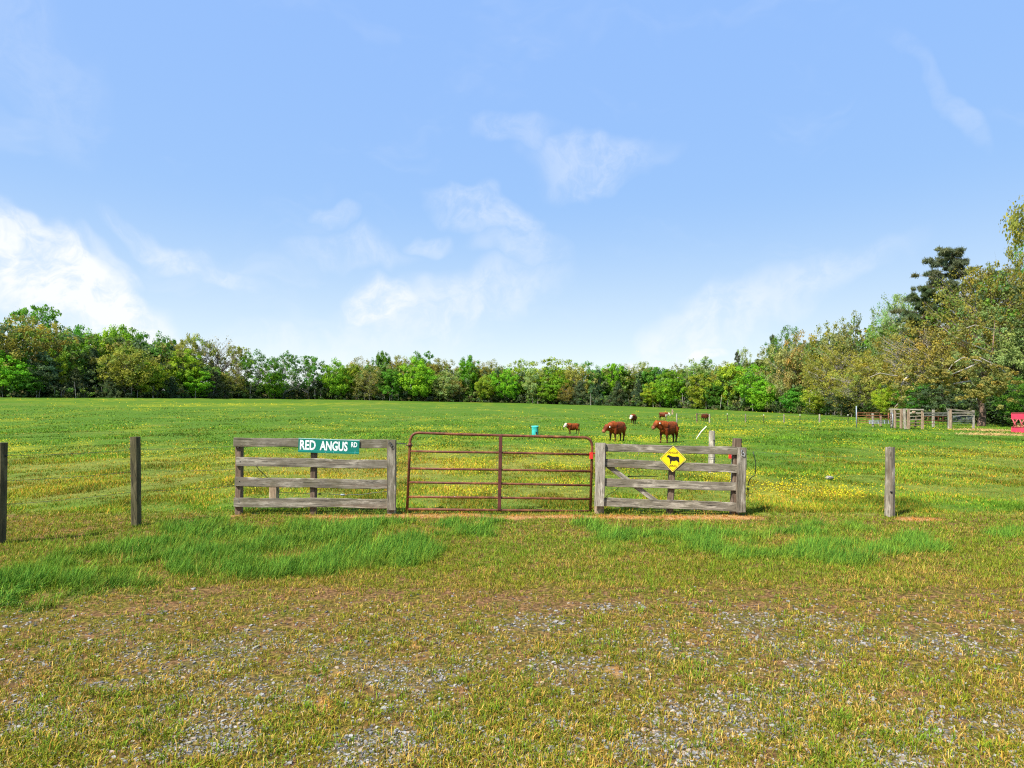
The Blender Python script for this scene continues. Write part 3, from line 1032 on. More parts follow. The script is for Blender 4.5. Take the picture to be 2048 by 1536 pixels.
hw, hh = SL / 2, SH / 2
sign_part('sign_panel', [[(-hw, -hh), (hw, -hh), (hw, hh), (-hw, hh)]], 0, .003, M_SIGNGREEN, ssign, SM)
sign_part('edge_strip', [[(-hw, hh - .009), (hw, hh - .009), (hw, hh), (-hw, hh)]], .0032, .0052, M_SIGNPALE, ssign, SM)
sign_part('border_line', [[(-hw, -hh + .028), (hw, -hh + .028), (hw, -hh + .032), (-hw, -hh + .032)]], .0032, .0040, M_TEAL, ssign, SM)
u = SL / 1800.0      # units of the sign zoom
zm = .0050
text_part('lettering', 'RED', 465 * u, 285 * u, (370 - 990) * u, 12 * u, zm, M_SIGNWHITE, ssign, SM, .028)
text_part('lettering', 'ANGUS', 820 * u, 285 * u, (1130 - 985) * u, 10 * u, zm, M_SIGNWHITE, ssign, SM, .028)
text_part('lettering', 'RD', 175 * u, 148 * u, (1730 - 982) * u, 72 * u, zm, M_SIGNWHITE, ssign, SM, .02)
for x, hgt in ((-90, .022), (140, .03), (230, .012), (775, .055)):
    sign_part('scratch', [[(x * u, -hh + .002), (x * u + .0025, -hh + .002), (x * u + .004, -hh + hgt), (x * u + .001, -hh + hgt)]], .0032, .0044, M_SIGNPALE, ssign, SM)

# ---- tube gate
g0 = PG(130, 930)
gate = empty('tube_gate', (g0.x, g0.y, gz(g0.x, g0.y)), 'rusty red tubular steel farm gate closed across the opening', 'gate')


def arc(p_from, corner, p_to, n=8):
    return [p_from * (1 - t) ** 2 + corner * 2 * t * (1 - t) + p_to * t * t for t in [i / n for i in range(n + 1)]]


frame = [PG(120, 925)] + arc(PG(150, 232), PG(154, 128), PG(240, 128), 9) + [PG(600, 142), PG(1100, 155), PG(1500, 166)] + arc(PG(1888, 174), PG(1968, 178), PG(1970, 272), 9) + [PG(1951, 925)]
local(MB().tube(frame, .0225, 12), 'frame', M_RUST, gate)
local(MB().tube([PG(120, 890), PG(700, 898), PG(1300, 904), PG(1951, 912)], .0205, 10), 'bottom_rail', M_RUST, gate)
for (y0, ym, y1, x0, x1) in ((312, 326, 345, 150, 1966), (484, 497, 513, 143, 1964), (622, 636, 654, 138, 1961), (767, 777, 790, 132, 1958)):
    local(MB().tube([PG(x0, y0), PG(600, y0 + (ym - y0) * .6), PG(1055, ym), PG(1500, (ym + y1) / 2), PG(x1, y1)], .0185, 10), 'rail', M_RUST, gate)
    for xx in (1030, 1072):
        pass
plank('centre_bar', PG(1042, 898, -.006), PG(1057, 158, -.006), 0.058, 0.052, M_RUSTDARK, gate, 3, rough=0.05, seg=2)
local(MB().tube([PG(-30, 228, .02), PG(40, 232, .0), PG(118, 240)], .0065, 8), 'hinge_bolt', M_WIRE, gate)
local(MB().tube([PG(108, 256, -.03), PG(150, 250, -.03), PG(176, 258, -.01)], .009, 8), 'hinge_clamp', M_RUSTDARK, gate)
local(MB().tube([PG(150, 232), PG(149, 268)], .030, 10), 'hinge_collar', M_RUST, gate)
plank('latch', PG(1960, 388, -.012), PG(1962, 322, -.012), 0.062, 0.058, M_RED, gate, 5, rough=0.1, seg=3)
local(MB().tube([PG(1975, 335), PG(2005, 330, .01)], .012, 8), 'latch_pin', M_RED, gate)

# ---- right board fence
c1 = PR(980, 970)
rf = empty('board_fence', (c1.x, c1.y, gz(c1.x, c1.y)), 'weathered grey board fence panel right of the gate with diagonal brace', 'fence')
for i, (xa, ya0, ya1, xb, yb0, yb1) in enumerate([(308, 240, 320, 1668, 284, 362), (306, 400, 488, 1668, 455, 535), (300, 592, 676, 1668, 640, 725), (292, 797, 882, 1672, 850, 940)]):
    a = PR(xa, (ya0 + ya1) / 2); b = PR(xb, (yb0 + yb1) / 2)
    w = ((ya1 - ya0) + (yb1 - yb0)) / 2 * .19531 * 10.6 / F
    plank('board', a, b, w, 0.038, M_WOOD, rf, 40 + i, rough=1.2, seg=22)
post('post', PR(272, 240, .10), PR(240, 962, .07), 0.150, 0.12, M_WOODORANGE, rf, 45, 0)
plank('facing_board', PR(246, 880, -.045), PR(264, 233, -.045), 0.155, 0.055, M_WOODPALE, rf, 46, rough=0.8, seg=12, taper=1.05)
post('post', PR(1000, 330, .075), PR(965, 972, .075), 0.10, 0.095, M_WOODBROWN, rf, 47, 0)
post('post', PR(1662, 190, .085), PR(1625, 985, .07), 0.13, 0.11, M_WOODBROWN, rf, 48, 0)
plank('facing_board', PR(1702, 945, -.045), PR(1706, 284, -.045), 0.142, 0.05, M_WOOD, rf, 49, rough=1.0, seg=12)
plank('brace', PR(300, 440, .045), PR(850, 850, .045), 0.082, 0.04, M_WOOD, rf, 50, rough=0.6, seg=10)
for (x, y, r, ax) in [(1716, 325, .024, (.5, -1, .2)), (1722, 355, .024, (-.3, -1, .2))]:
    local(MB().tube(torus_pts(PR(x, y, -.075), r, ax), .005, 6, False), 'ring', M_GALV, rf)

fb = [o_ for o_ in rf.children if o_.name.startswith('facing_board')][1]
for o_ in [o_ for o_ in rf.children if o_.name.startswith('ring')]: sub(o_, fb)
latch = [o_ for o_ in gate.children if o_.name == 'latch'][0]
for o_ in [o_ for o_ in gate.children if o_.name.startswith('latch_pin')]: sub(o_, latch)

# ---- diamond sign
yc = PR(1007, 400, -.055)
ysign = empty('diamond_sign', yc, 'yellow diamond crossing sign with a black bull on the right fence panel', 'sign')
t, r_, b_, l_ = PR(1008, 265, -.03), PR(1145, 405, -.03), PR(1005, 535, -.03), PR(870, 395, -.03)
X = (r_ - l_); DW = X.length; X.normalize()
Yn = Vector((0, -1, 0)); Yn = (Yn - X * Yn.dot(X)).normalized()
Up = X.cross(Yn) * -1
if Up.z < 0: Up = -Up
YM = Matrix(((X.x, Up.x, Yn.x, 0), (X.y, Up.y, Yn.y, 0), (X.z, Up.z, Yn.z, 0), (0, 0, 0, 1)))
hd = DW / 2
off = Vector((0, .022, 0))
YM = Matrix.Translation(off) @ YM


def diamond(r, k=0.06):
    pts = []
    for (dx, dy) in ((0, 1), (-1, 0), (0, -1), (1, 0)):
        px_, py_ = dx * r, dy * r
        tx, ty = -dy, dx
        for s in (-1, -.4, .4, 1):
            q_ = r * k * (1 - abs(s)) * 0.35
            pts.append((px_ - dx * r * k * (abs(s) * .9 + .1) + tx * s * r * k, py_ - dy * r * k * (abs(s) * .9 + .1) + ty * s * r * k))
    return pts


def ring_frame(name, r1, r2, z, mat):
    d1, d2 = diamond(r1), diamond(r2)
    n = len(d1)
    v = [YM @ Vector((x, y, z)) for x, y in d1] + [YM @ Vector((x, y, z)) for x, y in d2]
    f = [[k, (k + 1) % n, n + (k + 1) % n, n + k] for k in range(n)]
    return link(name, new_mesh(name, v, f), ysign, mat)


sign_part('sign_panel', [diamond(hd)], 0, .003, M_SIGNYELLOW, ysign, YM)
ring_frame('pale_rim', hd * .995, hd * .955, .0042, M_SIGNRIM)
ring_frame('black_border', hd * .935, hd * .905, .0046, M_SIGNBLACK)
s8 = DW / (1395 - 230.0)
ox, oy = 812, 830


def s8p(x, y): return ((x - ox) * s8, (oy - y) * s8)


bull = [(530, 745), (545, 720), (570, 680), (590, 655), (625, 668), (665, 675), (720, 705), (800, 722), (900, 722), (980, 712), (1040, 718), (1068, 745), (1080, 800), (1078, 860), (1088, 900), (1088, 960),
        (1082, 1060), (1050, 1070), (1060, 1020), (1055, 970), (1020, 940), (985, 915), (960, 890), (930, 895), (890, 915), (850, 920), (800, 912), (765, 905), (748, 930), (735, 975), (722, 1040), (672, 1045), (690, 1005), (688, 940), (668, 890), (672, 850), (640, 800), (610, 768), (585, 760), (555, 765)]
sign_part('bull_silhouette', [[s8p(*p) for p in reversed(bull)]], .0032, .0048, M_SIGNBLACK, ysign, YM)
text_part('lettering', 'ANGUS', 430 * s8, 96 * s8, *s8p(808, 552), .0050, M_SIGNBLACK, ysign, YM, .012)
text_part('lettering', 'XING', 320 * s8, 100 * s8, *s8p(806, 1135), .0050, M_SIGNBLACK, ysign, YM, .012)

# ---- wire fence running out of frame on the left
pA = at(269, 1053); pB = at(-9, 1090)
wf = empty('wire_fence', (pA.x, pA.y, pA.z), 'wire fence with two dark square timber posts at the far left', 'fence')
tA = P(267, 874, pA.y); tB = P(-4, 886, pB.y)
plank('post', (pA.x + .0, pA.y + .05, pA.z - .15), (tA.x, pA.y + .05, tA.z), .112, .105, M_WOODGREEN, wf, 61, rough=.5, seg=10)
plank('post', (pB.x, pB.y + .05, pB.z - .15), (tB.x, pB.y + .05, tB.z), .115, .11, M_WOODGREEN, wf, 62, rough=.5, seg=10)
pC = Vector((2 * pB.x - pA.x, 2 * pB.y - pA.y, 0))
lend = PL(200, 250, .07)
for hz, hz2 in ((1.12, 1.12), (.80, .74), (.50, .47)):
    pts = []
    chain = [Vector((pC.x, pC.y, hz)), Vector((pB.x + .06, pB.y + .11, hz)), Vector((pA.x + .0, pA.y + .11, hz)), Vector((lend.x, lend.y + .06, hz2))]
    for a, b in zip(chain, chain[1:]):
        for k in range(8):
            t = k / 8; p = a.lerp(b, t); p.z -= .03 * 4 * t * (1 - t) * .6; pts.append(p)
    pts.append(chain[-1])
    local(MB().tube(pts, .0024, 5), 'wire', M_WIRE, wf)
local(MB().tube([(pA.x - .1, pA.y + .04, 1.13), (pA.x - .04, pA.y + .05, 1.125)], .010, 6), 'insulator', M_BLACK, wf)
local(MB().tube([(pB.x + .06, pB.y + .04, 1.12), (pB.x + .11, pB.y + .05, 1.12)], .010, 6), 'insulator', M_BLACK, wf)

# ---- lone post on the right
pD = at(1783, 1034)
tD = P(1784, 895, pD.y)
o = round_post('fence_post', (pD.x, pD.y + .05, pD.z - .15), (tD.x, pD.y + .05, tD.z), .068, M_WOOD, None, 71)
tag(o, 'lone weathered grey round post right of the board fence', 'post')
kn = P(1783, 984, pD.y - .02)
kh = MB().tube([kn + Vector((0, .02, 0)), kn + Vector((0, -.004, 0))], [.017, .014], 10).build('knot_hole', M_SIGNBLACK, None, True)
mi = o.matrix_basis.inverted()
kh.data.transform(mi); kh.parent = o

# ---- posts behind the right panel
pE = at(1423, 946)
tE = P(1424, 862, pE.y)
o = round_post('fence_post', (pE.x, pE.y, pE.z - .15), (tE.x, pE.y, tE.z), .088, M_WOODPALE, None, 72)
tag(o, 'bleached pale round post standing behind the right board panel', 'post')
kk = P(1427, 880, pE.y - .09)
ins = MB().tube([kk + Vector((0, .03, 0)), kk + Vector((.01, -.03, -.01))], [.022, .016], 8).build('insulator', M_WIRE, None, True)
ins.data.transform(o.matrix_basis.inverted()); ins.parent = o
for zz in (915, 918):
    rg = MB().tube(torus_pts(P(1424, zz, pE.y), .097, (0.02, 0.03, 1), 18), .005, 5, False).build('wire_wrap', M_WIRE, None, True)
    rg.data.transform(o.matrix_basis.inverted()); rg.parent = o
pF = at(1463, 993)
tF = P(1466, 905, pF.y)
sp = empty('steel_post', (pF.x, pF.y, pF.z), 'slim blue grey steel post with red insulator behind the right panel', 'post')
plank('upright', (pF.x, pF.y, pF.z - .1), tF, .05, .02, M_GREYSTEEL, sp, 5, rough=.2, seg=3)
plank('insulator', P(1460, 917, pF.y - .03), P(1460, 909, pF.y - .03), .055, .03, M_RED, sp, 6, rough=.1, seg=2)
pS = at(549, 1004)
o = plank('short_post', (pS.x, pS.y, pS.z - .1), P(549, 966, pS.y), .15, .14, M_WOODORANGE, None, 77, rough=.6, seg=6)
tag(o, 'short tan timber stub behind the left board panel', 'post')

# ---- cables
o = MB().tube([PR(1800, 520, .15), PR(1790, 600, .1), PR(1778, 640, .1), PR(1762, 720, .1), PR(1756, 795, .1), PR(1754, 960, .12)], .0075, 6).build('black_cable', M_BLACK, None, True)
cb = [PR(1822, 325, .2), PR(1840, 380, .2), PR(1851, 440, .2), PR(1850, 520, .2), PR(1842, 572, .2), PR(1808, 585, .15), PR(1786, 610, .12), PR(1770, 690, .1), PR(1758, 770, .1), PR(1768, 800, .1), PR(1782, 760, .1), PR(1776, 700, .1)]
bpy.data.objects.remove(o, do_unlink=True)
cable = MB().tube(cb, .0068, 6).build('black_cable', M_BLACK, None, True)
tag(cable, 'black insulated cable looping up beside the right fence end', 'cable')
local_w = MB().tube([PR(1700, 700, .08), PR(1766, 700, .1)], .004, 5).build('fixing_wire', M_BLACK, cable, True)
wr = MB().tube([cb[0], cb[0].lerp(Vector((pD.x, pD.y + .1, .95)), .33) + Vector((0, 0, -.03)), cb[0].lerp(Vector((pD.x, pD.y + .1, .95)), .66) + Vector((0, 0, -.03)), Vector((pD.x, pD.y + .1, .95))], .0016, 5).build('wire', M_WIRE, cable, True)
o = MB().tube([PL(340, 430, .1), PL(400, 510, .12), PL(475, 580, .15), PL(580, 690, .3), PL(600, 740, .4)], .0065, 6).build('black_cable', M_BLACK, None, True)
tag(o, 'thin black cable slanting down behind the left board panel', 'cable')
w1 = empty('electric_wire', PL(1260, 765, .2), 'sagging electric wire with a dark insulator behind the left panel', 'wire')
local(MB().tube([PL(600, 740, .3), PL(1005, 757, .2), PL(1120, 758, .2), PL(1260, 768, .2), PL(1450, 762, .18), PL(1600, 742, .15), PL(1740, 728, .12)], .0042, 6), 'strand', M_WIRE, w1)
local(MB().tube([PL(1232, 765, .2), PL(1246, 766, .2), PL(1268, 767, .2), PL(1284, 768, .2)], [.006, .016, .016, .006], 8), 'insulator', M_GREYSTEEL, w1)
local(MB().tube([PL(1010, 757, .2), PL(1034, 758, .2)], [.013, .013], 8), 'gate_handle', M_BLACK, w1)
w2 = empty('electric_wire', PR(640, 575, .15), 'electric wire with black handle behind the right panel brace', 'wire')
local(MB().tube([PR(655, 330, .12), PR(640, 400, .12), PR(636, 500, .12), PR(650, 545, .12), PR(680, 574, .12)], .0032, 5), 'strand', M_WIRE, w2)
local(MB().tube([PR(540, 576, .14), PR(600, 578, .14), PR(700, 574, .14), PR(855, 581, .14)], [.013, .006, .008, .005], 8), 'gate_handle', M_BLACK, w2)
local(MB().tube([PR(450, 690, .1), PR(410, 725, .1), PR(370, 750, .1), PR(340, 765, .1), PR(305, 800, .06)], .0042, 6), 'loose_end', M_WIRE, w2)

# ---- small stone in the pasture, dead tuft by it
ps = at(1659, 960)
bm = bmesh.new()
bmesh.ops.create_icosphere(bm, subdivisions=2, radius=1)
for v in bm.verts:
    k = 1 + 0.35 * (fbm(v.co.x * 2 + 5, v.co.y * 2 + v.co.z, 5, 2) - .5) * 2
    v.co = Vector((v.co.x * .09 * k, v.co.y * .06 * k, v.co.z * .05 * k))
me = bpy.data.meshes.new('stone'); bm.to_mesh(me); bm.free()
tag(link('stone', me, None, M_STONE, (ps.x, ps.y, ps.z + .05)), 'small pale stone lying alone in the pasture at right', 'stone')

# ---- teal tub
tp = at(1070, 870.5)
sc1 = tp.y / F
tub = empty('mineral_tub', tp, 'battered teal plastic tub standing on bare red earth beyond the gate', 'tub')
bw, bh_ = 14.5 * sc1, 18.5 * sc1
mb = MB()
n = 20
prof = [(0.0, .96), (.06, 1.0), (.5, 1.03), (.9, 1.06), (.94, 1.12), (1.0, 1.12), (1.0, 1.0), (.9, .96)]
for k, (h, rr_) in enumerate(prof):
    for j in range(n):
        th = 2 * math.pi * j / n
        dent = 1 + .04 * math.sin(th * 3 + h * 4)
        sq = 1 / max(abs(math.cos(th)), abs(math.sin(th))) ** .6
        mb.v.append(tp + Vector((math.cos(th) * bw / 2 * .88 * rr_ * dent * sq, math.sin(th) * bw / 2 * .88 * rr_ * dent * sq, h * bh_ * (1 + .03 * math.sin(th)))))
for k in range(len(prof) - 1):
    for j in range(n):
        a = k * n + j; b = k * n + (j + 1) % n
        mb.f.append([a, b, b + n, a + n])
mb.f.append([(len(prof) - 1) * n + j for j in range(n)])
local(mb, 'shell', M_TEAL, tub)
local(MB().tube([tp + Vector((-bw * .52, -.05, bh_ * .78)), tp + Vector((-bw * .66, -.08, bh_ * .9)), tp + Vector((-bw * .62, -.05, bh_ * 1.05))], .022, 6), 'handle', M_BLACK, tub)
local(MB().box(tp + Vector((bw * .15, -bw * .50, bh_ * .22)), (.07, .05, .2)), 'torn_opening', M_SIGNBLACK, tub, False)
local(MB().box(tp + Vector((bw * .42, -bw * .47, bh_ * .5)), (.035, .05, bh_ * .9)), 'dark_seam', M_SIGNBLACK, tub, False)

# ---- leaning white stake
pw = at(1392, 878)
o = MB().tube([pw + Vector((0, 0, -.03)), P(1402, 864, pw.y), P(1413, 852.5, pw.y)], [.034, .030, .028], 8).build('white_stake', M_WHITE, None, True)
tag(o, 'white stake leaning to the right in the pasture', 'stake')


# ------------------------------------------------------------------ far wire fence
def far_post(fence, px, py0, py1, w_px, mat, kind='wood', cap=False):
    p = at(px, py1)
    s = p.y / F
    top = P(px, py0, p.y)
    if kind == 'wood':
        round_post('post', (p.x, p.y, p.z - .1), top, w_px * s / 2, mat, fence, int(px), 8)
    else:
        plank('post', (p.x, p.y, p.z - .1), top, w_px * s, w_px * s * .7, mat, fence, int(px), rough=.1, seg=2)
        if cap:
            local(MB().tube([top + Vector((0, 0, -.02)), top + Vector((0, 0, .10))], [.05, .045], 8), 'cap', M_WHITE, fence)
    return top


pf = at(1353, 844)
ff = empty('wire_fence', pf, 'far wire fence of timber and thin steel posts crossing the right pasture', 'fence')
tops = []
for (px, y0, y1, w, mat, k, cp) in [(1353.5, 827, 845, 2.6, M_WOODPALE, 'wood', 0), (1393.5, 826, 845, 3.0, M_WOODBROWN, 'wood', 0), (1419, 828, 845, 3.2, M_WOODPALE, 'wood', 0), (1454.5, 829, 844.5, 1.3, M_WOODGREEN, 's', 1),
                                    (1491, 828, 845, 2.8, M_WOOD, 'wood', 0), (1527.5, 831, 845, 1.3, M_WOODGREEN, 's', 1), (1568, 828, 845.5, 2.4, M_WOOD, 'wood', 0), (1600, 831, 846, 1.3, M_WOODGREEN, 's', 1),
                                    (1639, 828, 846, 3.0, M_WOODPALE, 'wood', 0), (1696, 831, 847, 1.2, M_WOODGREEN, 's', 1)]:
    tops.append(far_post(ff, px, y0, y1, w, mat, k, cp))
pa = at(1393.5, 845)
local(MB().tube([P(1393, 828.3, pa.y), P(1408, 828.0, pa.y), P(1420, 829, pa.y)], .045, 6), 'brace_rail', M_WOODBROWN, ff)
for dz in (.12, .45, .8):
    local(MB().tube([t_ - Vector((0, .05, dz)) for t_ in tops], .006, 4), 'wire', M_WIRE, ff)
pp = at(1345, 829)
o = round_post('fence_post', (pp.x, pp.y, pp.z - .1), P(1345, 818.5, pp.y), .16, M_WOODORANGE, None, 9, 8)
tag(o, 'brown stump-like post far off beyond the cattle', 'post')

# ------------------------------------------------------------------ corral
def Z5(x, y): return 1700 + x * .12695, 800 + y * .12704


dcor = at(1845, 859).y
cor0 = at(1845, 859)
corral = empty('cattle_pen', cor0, 'grey timber cattle pen with rails and rusty panels before the right wood', 'pen')


def PC(x, y, off=0.0):
    px, py = Z5(x, y)
    return P(px, py, dcor + off)


def cpost(x0, ytop, x1, ybot, w, off, mat, seed, name='post'):
    b = PC(x1, ybot, off); b.z = min(b.z, gz(b.x, b.y) + .05) - .1
    plank(name, b, PC(x0, ytop, off), w * .12695 * (dcor + off) / F, .15, mat, corral, seed, rough=.8, seg=6)


for i, (x0, yt, x1, yb, w, off, mt) in enumerate([(708, 140, 708, 415, 30, 2.4, M_WOODORANGE), (808, 138, 806, 430, 36, 1.4, M_WOODORANGE), (856, 140, 872, 440, 36, .9, M_WOODPALE), (925, 138, 922, 445, 40, .7, M_WOODORANGE),
                                                  (1142, 145, 1140, 462, 34, 0, M_WOODORANGE), (1312, 152, 1312, 360, 34, 6.0, M_WOODPALE), (1552, 140, 1556, 385, 34, 2.6, M_WOODPALE), (1584, 145, 1586, 392, 34, 2.5, M_WOODORANGE),
                                                  (1942, 165, 1944, 400, 34, 2.8, M_WOODPALE), (358, 205, 360, 375, 26, 6.5, M_WOODPALE), (482, 235, 482, 330, 26, 7.5, M_WOODORANGE), (655, 150, 656, 350, 34, 3.5, M_WOODPALE)]):
    cpost(x0, yt, x1, yb, w, off, mt, 100 + i)
for i, (xa, ya, oa, xb, yb, ob, h, mt) in enumerate([(615, 146, 3.0, 1160, 152, -.1, 20, M_WOODPALE), (940, 205, .6, 1130, 205, .2, 18, M_WOODPALE), (725, 215, 2.4, 905, 212, 1.0, 16, M_WOOD), (725, 265, 2.4, 905, 262, 1.0, 14, M_WOOD),
                                                     (940, 258, .6, 1130, 252, .2, 16, M_WOOD), (940, 310, .6, 1130, 305, .2, 18, M_WOOD), (940, 362, .6, 1130, 350, .2, 16, M_WOODBROWN), (940, 405, .6, 1130, 398, .2, 14, M_WOODBROWN), (725, 340, 2.4, 905, 335, 1.0, 14, M_WOODBROWN),
                                                     (1158, 206, .1, 1535, 206, 2.6, 20, M_WOODPALE), (1158, 242, .1, 1535, 242, 2.6, 20, M_WOODPALE), (1604, 206, 2.5, 1935, 206, 2.8, 18, M_WOODPALE), (1600, 240, 2.6, 1935, 240, 2.8, 14, M_WOODPALE),
                                                     (1515, 142, 2.6, 1960, 190, 2.75, 22, M_WOOD), (1050, 262, 1.0, 1020, 425, 1.0, 26, M_WOODBROWN)]):
    s_ = .12695 * dcor / F
    plank('rail', PC(xa, ya, oa - .12), PC(xb, yb, ob - .12), h * s_, .05, mt, corral, 130 + i, rough=1.6, seg=6)
local(MB().tube([PC(1005, 175, .3), PC(1000, 215, .3)], [.13, .13], 8), 'cross_block', M_WOODORANGE, corral)
# steel pole and rusty tube panels
b = PC(102, 385, 4); b.z = gz(b.x, b.y) - .1
local(MB().tube([b, PC(100, 95, 4)], .045, 8), 'steel_pole', M_GREYSTEEL, corral)


def tube_panel(xa, xb, ys, off, mat, verts_x=(), r=.022):
    pan = MB()
    for y in ys:
        pan.tube([PC(xa, y, off), PC(xb, y, off)], r, 6)
    for x in (xa, xb) + tuple(verts_x):
        pan.tube([PC(x, ys[0], off), PC(x, ys[-1], off)], r, 6)
    return local(pan, 'tube_panel', mat, corral)


tube_panel(112, 605, [203, 242, 283, 320, 360], 4.5, M_RUSTORANGE)
tube_panel(265, 600, [205, 250, 300, 350], 6.0, M_RUST, (300, 470))
tube_panel(612, 650, [210, 260, 300, 350, 380], 3.2, M_RUST)
tube_panel(1165, 1535, [265, 322, 368], 4.5, M_RUST, (1230, 1320, 1390, 1465), .02)
local(MB().tube([PC(650, 205, 3), PC(670, 225, 2.8), PC(676, 405, 2.6)], .05, 8), 'bent_pipe', M_GALV, corral)
mesh_w = MB()
for x in range(1615, 1935, 18):
    mesh_w.tube([PC(x, 235, 2.7), PC(x + 1, 375, 2.7)], .009, 4)
for y in (262, 300, 340, 372):
    mesh_w.tube([PC(1605, y, 2.7), PC(1935, y, 2.7)], .008, 4)
o = local(mesh_w, 'wire_mesh_panel', M_GALV, corral)
# galvanised gate leaning low
gt = empty('galvanised_gate', PC(460, 375, 3.2), 'grey galvanised gate leaning low against the rusty pen panels', 'gate')
mb = MB()
for k in range(5):
    f_ = k / 4
    mb.tube([PC(300, 320 + 50 * f_, 3.6 - f_ * .8), PC(605, 318 + 55 * f_, 3.6 - f_ * .8)], .018, 6)
local(mb, 'bars', M_GALV, gt)
mb = MB()
for x in (300, 350, 440, 540, 605):
    mb.tube([PC(x, 318, 3.55), PC(x + 8, 374, 2.75)], .03, 6)
local(mb, 'stays', M_GALV, gt)

# ------------------------------------------------------------------ red hay feeder
def Z6(x, y): return 1940 + x * .0651, 790 + y * .0651


fd = at(2026, 865)
feeder = empty('hay_feeder', fd, 'faded red metal hay feeder at the right edge of the field', 'feeder')
df = fd.y
sF = df / F


def PF(x, y, off=0.0):
    px, py = Z6(x, y)
    return P(px, py, df + off)


LEN = 2.6
x0 = PF(1285, 0).x; x1_ = x0 + LEN
zt0, zt1 = PF(0, 555).z, PF(0, 745).z
zb0, zb1 = PF(0, 985).z, min(PF(0, 1145).z, fd.z)
DEP = 1.5


def panel_loop(name, za, zb, mat, inset=0.0):
    mb = MB()
    th = .03
    h = za - zb; zc_ = (za + zb) / 2
    mb.box(((x0 + x1_) / 2, df, zc_), (LEN, th, h))
    mb.box(((x0 + x1_) / 2, df + DEP, zc_), (LEN, th, h))
    mb.box((x0 - .003, df + DEP / 2, zc_), (th, DEP - .035, h))
    mb.box((x1_ + .003, df + DEP / 2, zc_), (th, DEP - .035, h))
    return local(mb, name, mat, feeder, False)


panel_loop('top_panel', zt0, zt1, M_REDPAINT)
panel_loop('bottom_panel', zb0, zb1 - .03, M_REDPAINT)
local(MB().tube([(x0, df - .03, zt0), (x1_, df - .03, zt0)], .025, 6), 'top_rim', M_PINK, feeder)
local(MB().tube([(x0, df - .03, zb0), (x1_, df - .03, zb0)], .02, 6), 'lower_rim', M_PINK, feeder)
for side, yy in ((0, df - .02), (1, df + DEP + .02)):
    k = 0
    x = x0 + .06
    while x < x1_ - .1:
        b1 = MB().tube([(x, yy, zt1), (x + .09, yy, (zt1 + zb0) / 2), (x + .26, yy, zb0)], .022, 6)
        b2 = MB().tube([(x + .30, yy - .02, zt1), (x + .14, yy - .02, (zt1 + zb0) / 2), (x + .04, yy - .02, zb0)], .022, 6)
        local(b1, 'slanted_bar', M_PINK, feeder); local(b2, 'slanted_bar', M_PINK, feeder)
        x += .42
feeder.rotation_euler = (0, 0, R(-39))
fr, fs_ = math.cos(R(-39)), math.sin(R(-39))
nh = 2600
hx = rng.uniform(x0 + .1, x1_ - .1, nh); hy = rng.uniform(df + .1, df + DEP - .1, nh)
hz0 = fd.z + rng.uniform(0.0, .55, nh) * (1 - .5 * np.abs((hx - (x0 + x1_) / 2) / LEN))


def straw_mesh(name, x, y, z, L, parent=None, r=.012):
    n = len(x)
    d = rng.normal(0, 1, (n, 3)) * np.array([1, 1, .35]); d /= np.linalg.norm(d, axis=1)[:, None]
    s = np.cross(d, rng.normal(0, 1, (n, 3))); s /= np.linalg.norm(s, axis=1)[:, None]
    c = np.stack([x, y, z], -1)
    V = np.stack([c - d * L / 2 - s * r, c - d * L / 2 + s * r, c + d * L / 2], 1).reshape(-1, 3)
    T = np.arange(3 * n).reshape(-1, 3)
    col = np.repeat(lerp(np.broadcast_to(np.array([.42, .25, .08]), (n, 3)), np.array([.62, .45, .2]), rng.random(n)), 3, 0)
    return fast_mesh(name, V, T, col, M_GRASS)


hx, hy = fd.x + (hx - fd.x) * fr - (hy - fd.y) * fs_, fd.y + (hx - fd.x) * fs_ + (hy - fd.y) * fr
me = straw_mesh('hay', hx, hy, hz0, .35)
tag(link('hay', me), 'loose orange hay heaped inside the red feeder', 'hay', kind='stuff')
pm = at(1985, 862)
n = 3600
hx = pm.x + rng.normal(0, 1.3, n); hy = pm.y + rng.normal(.2, .8, n)
a2 = at(1990, 870)
hx[2400:] = a2.x + rng.normal(.3, 1.2, 1200); hy[2400:] = a2.y + rng.normal(0, .5, 1200)
me = straw_mesh('spilled_hay', hx, hy, ground_z(hx, hy) + rng.uniform(.01, .08, n), .3)
tag(link('spilled_hay', me), 'spilled hay trodden into the mud beside the feeder', 'hay', kind='stuff')


# ------------------------------------------------------------------ cattle
def cow_material():
    m, N = material('red_cattle_coat')
    tcn = N.n('ShaderNodeTexCoord').outputs['Object']
    t_ = N.n('ShaderNodeAttribute', attribute_name='tint').outputs['Color']
    n1 = N.noise(tcn, 5, 5, .6)
    n2 = N.noise(N.n('ShaderNodeMapping', {'Vector': tcn, 'Scale': (25, 25, 70)}).outputs[0], 1.0, 3, .6)
    c = N.mix(1.0, t_, N.ramp(n1, [(.34, (.42, .36, .34)), (.66, (1.3, 1.25, 1.15))]), 'MULTIPLY')
    b = N.n('ShaderNodeBsdfPrincipled', {'Base Color': c, 'Roughness': .62, 'Specular IOR Level': .22, 'Normal': bump(N, n2, .5, .02)})
    finish(N, b.outputs[0])
    return m


M_COW = cow_material()
M_EYE = plain('dark_eye', (.008, .006, .005), .2)
M_HORNEAR = plain('dark_ear', (.03, .012, .008), .8)
M_TAG = plain('white_ear_tag', (.8, .8, .76), .5, var=.03)
M_MUZZLE = plain('pinkish_brown_muzzle', (.20, .085, .055), .6)


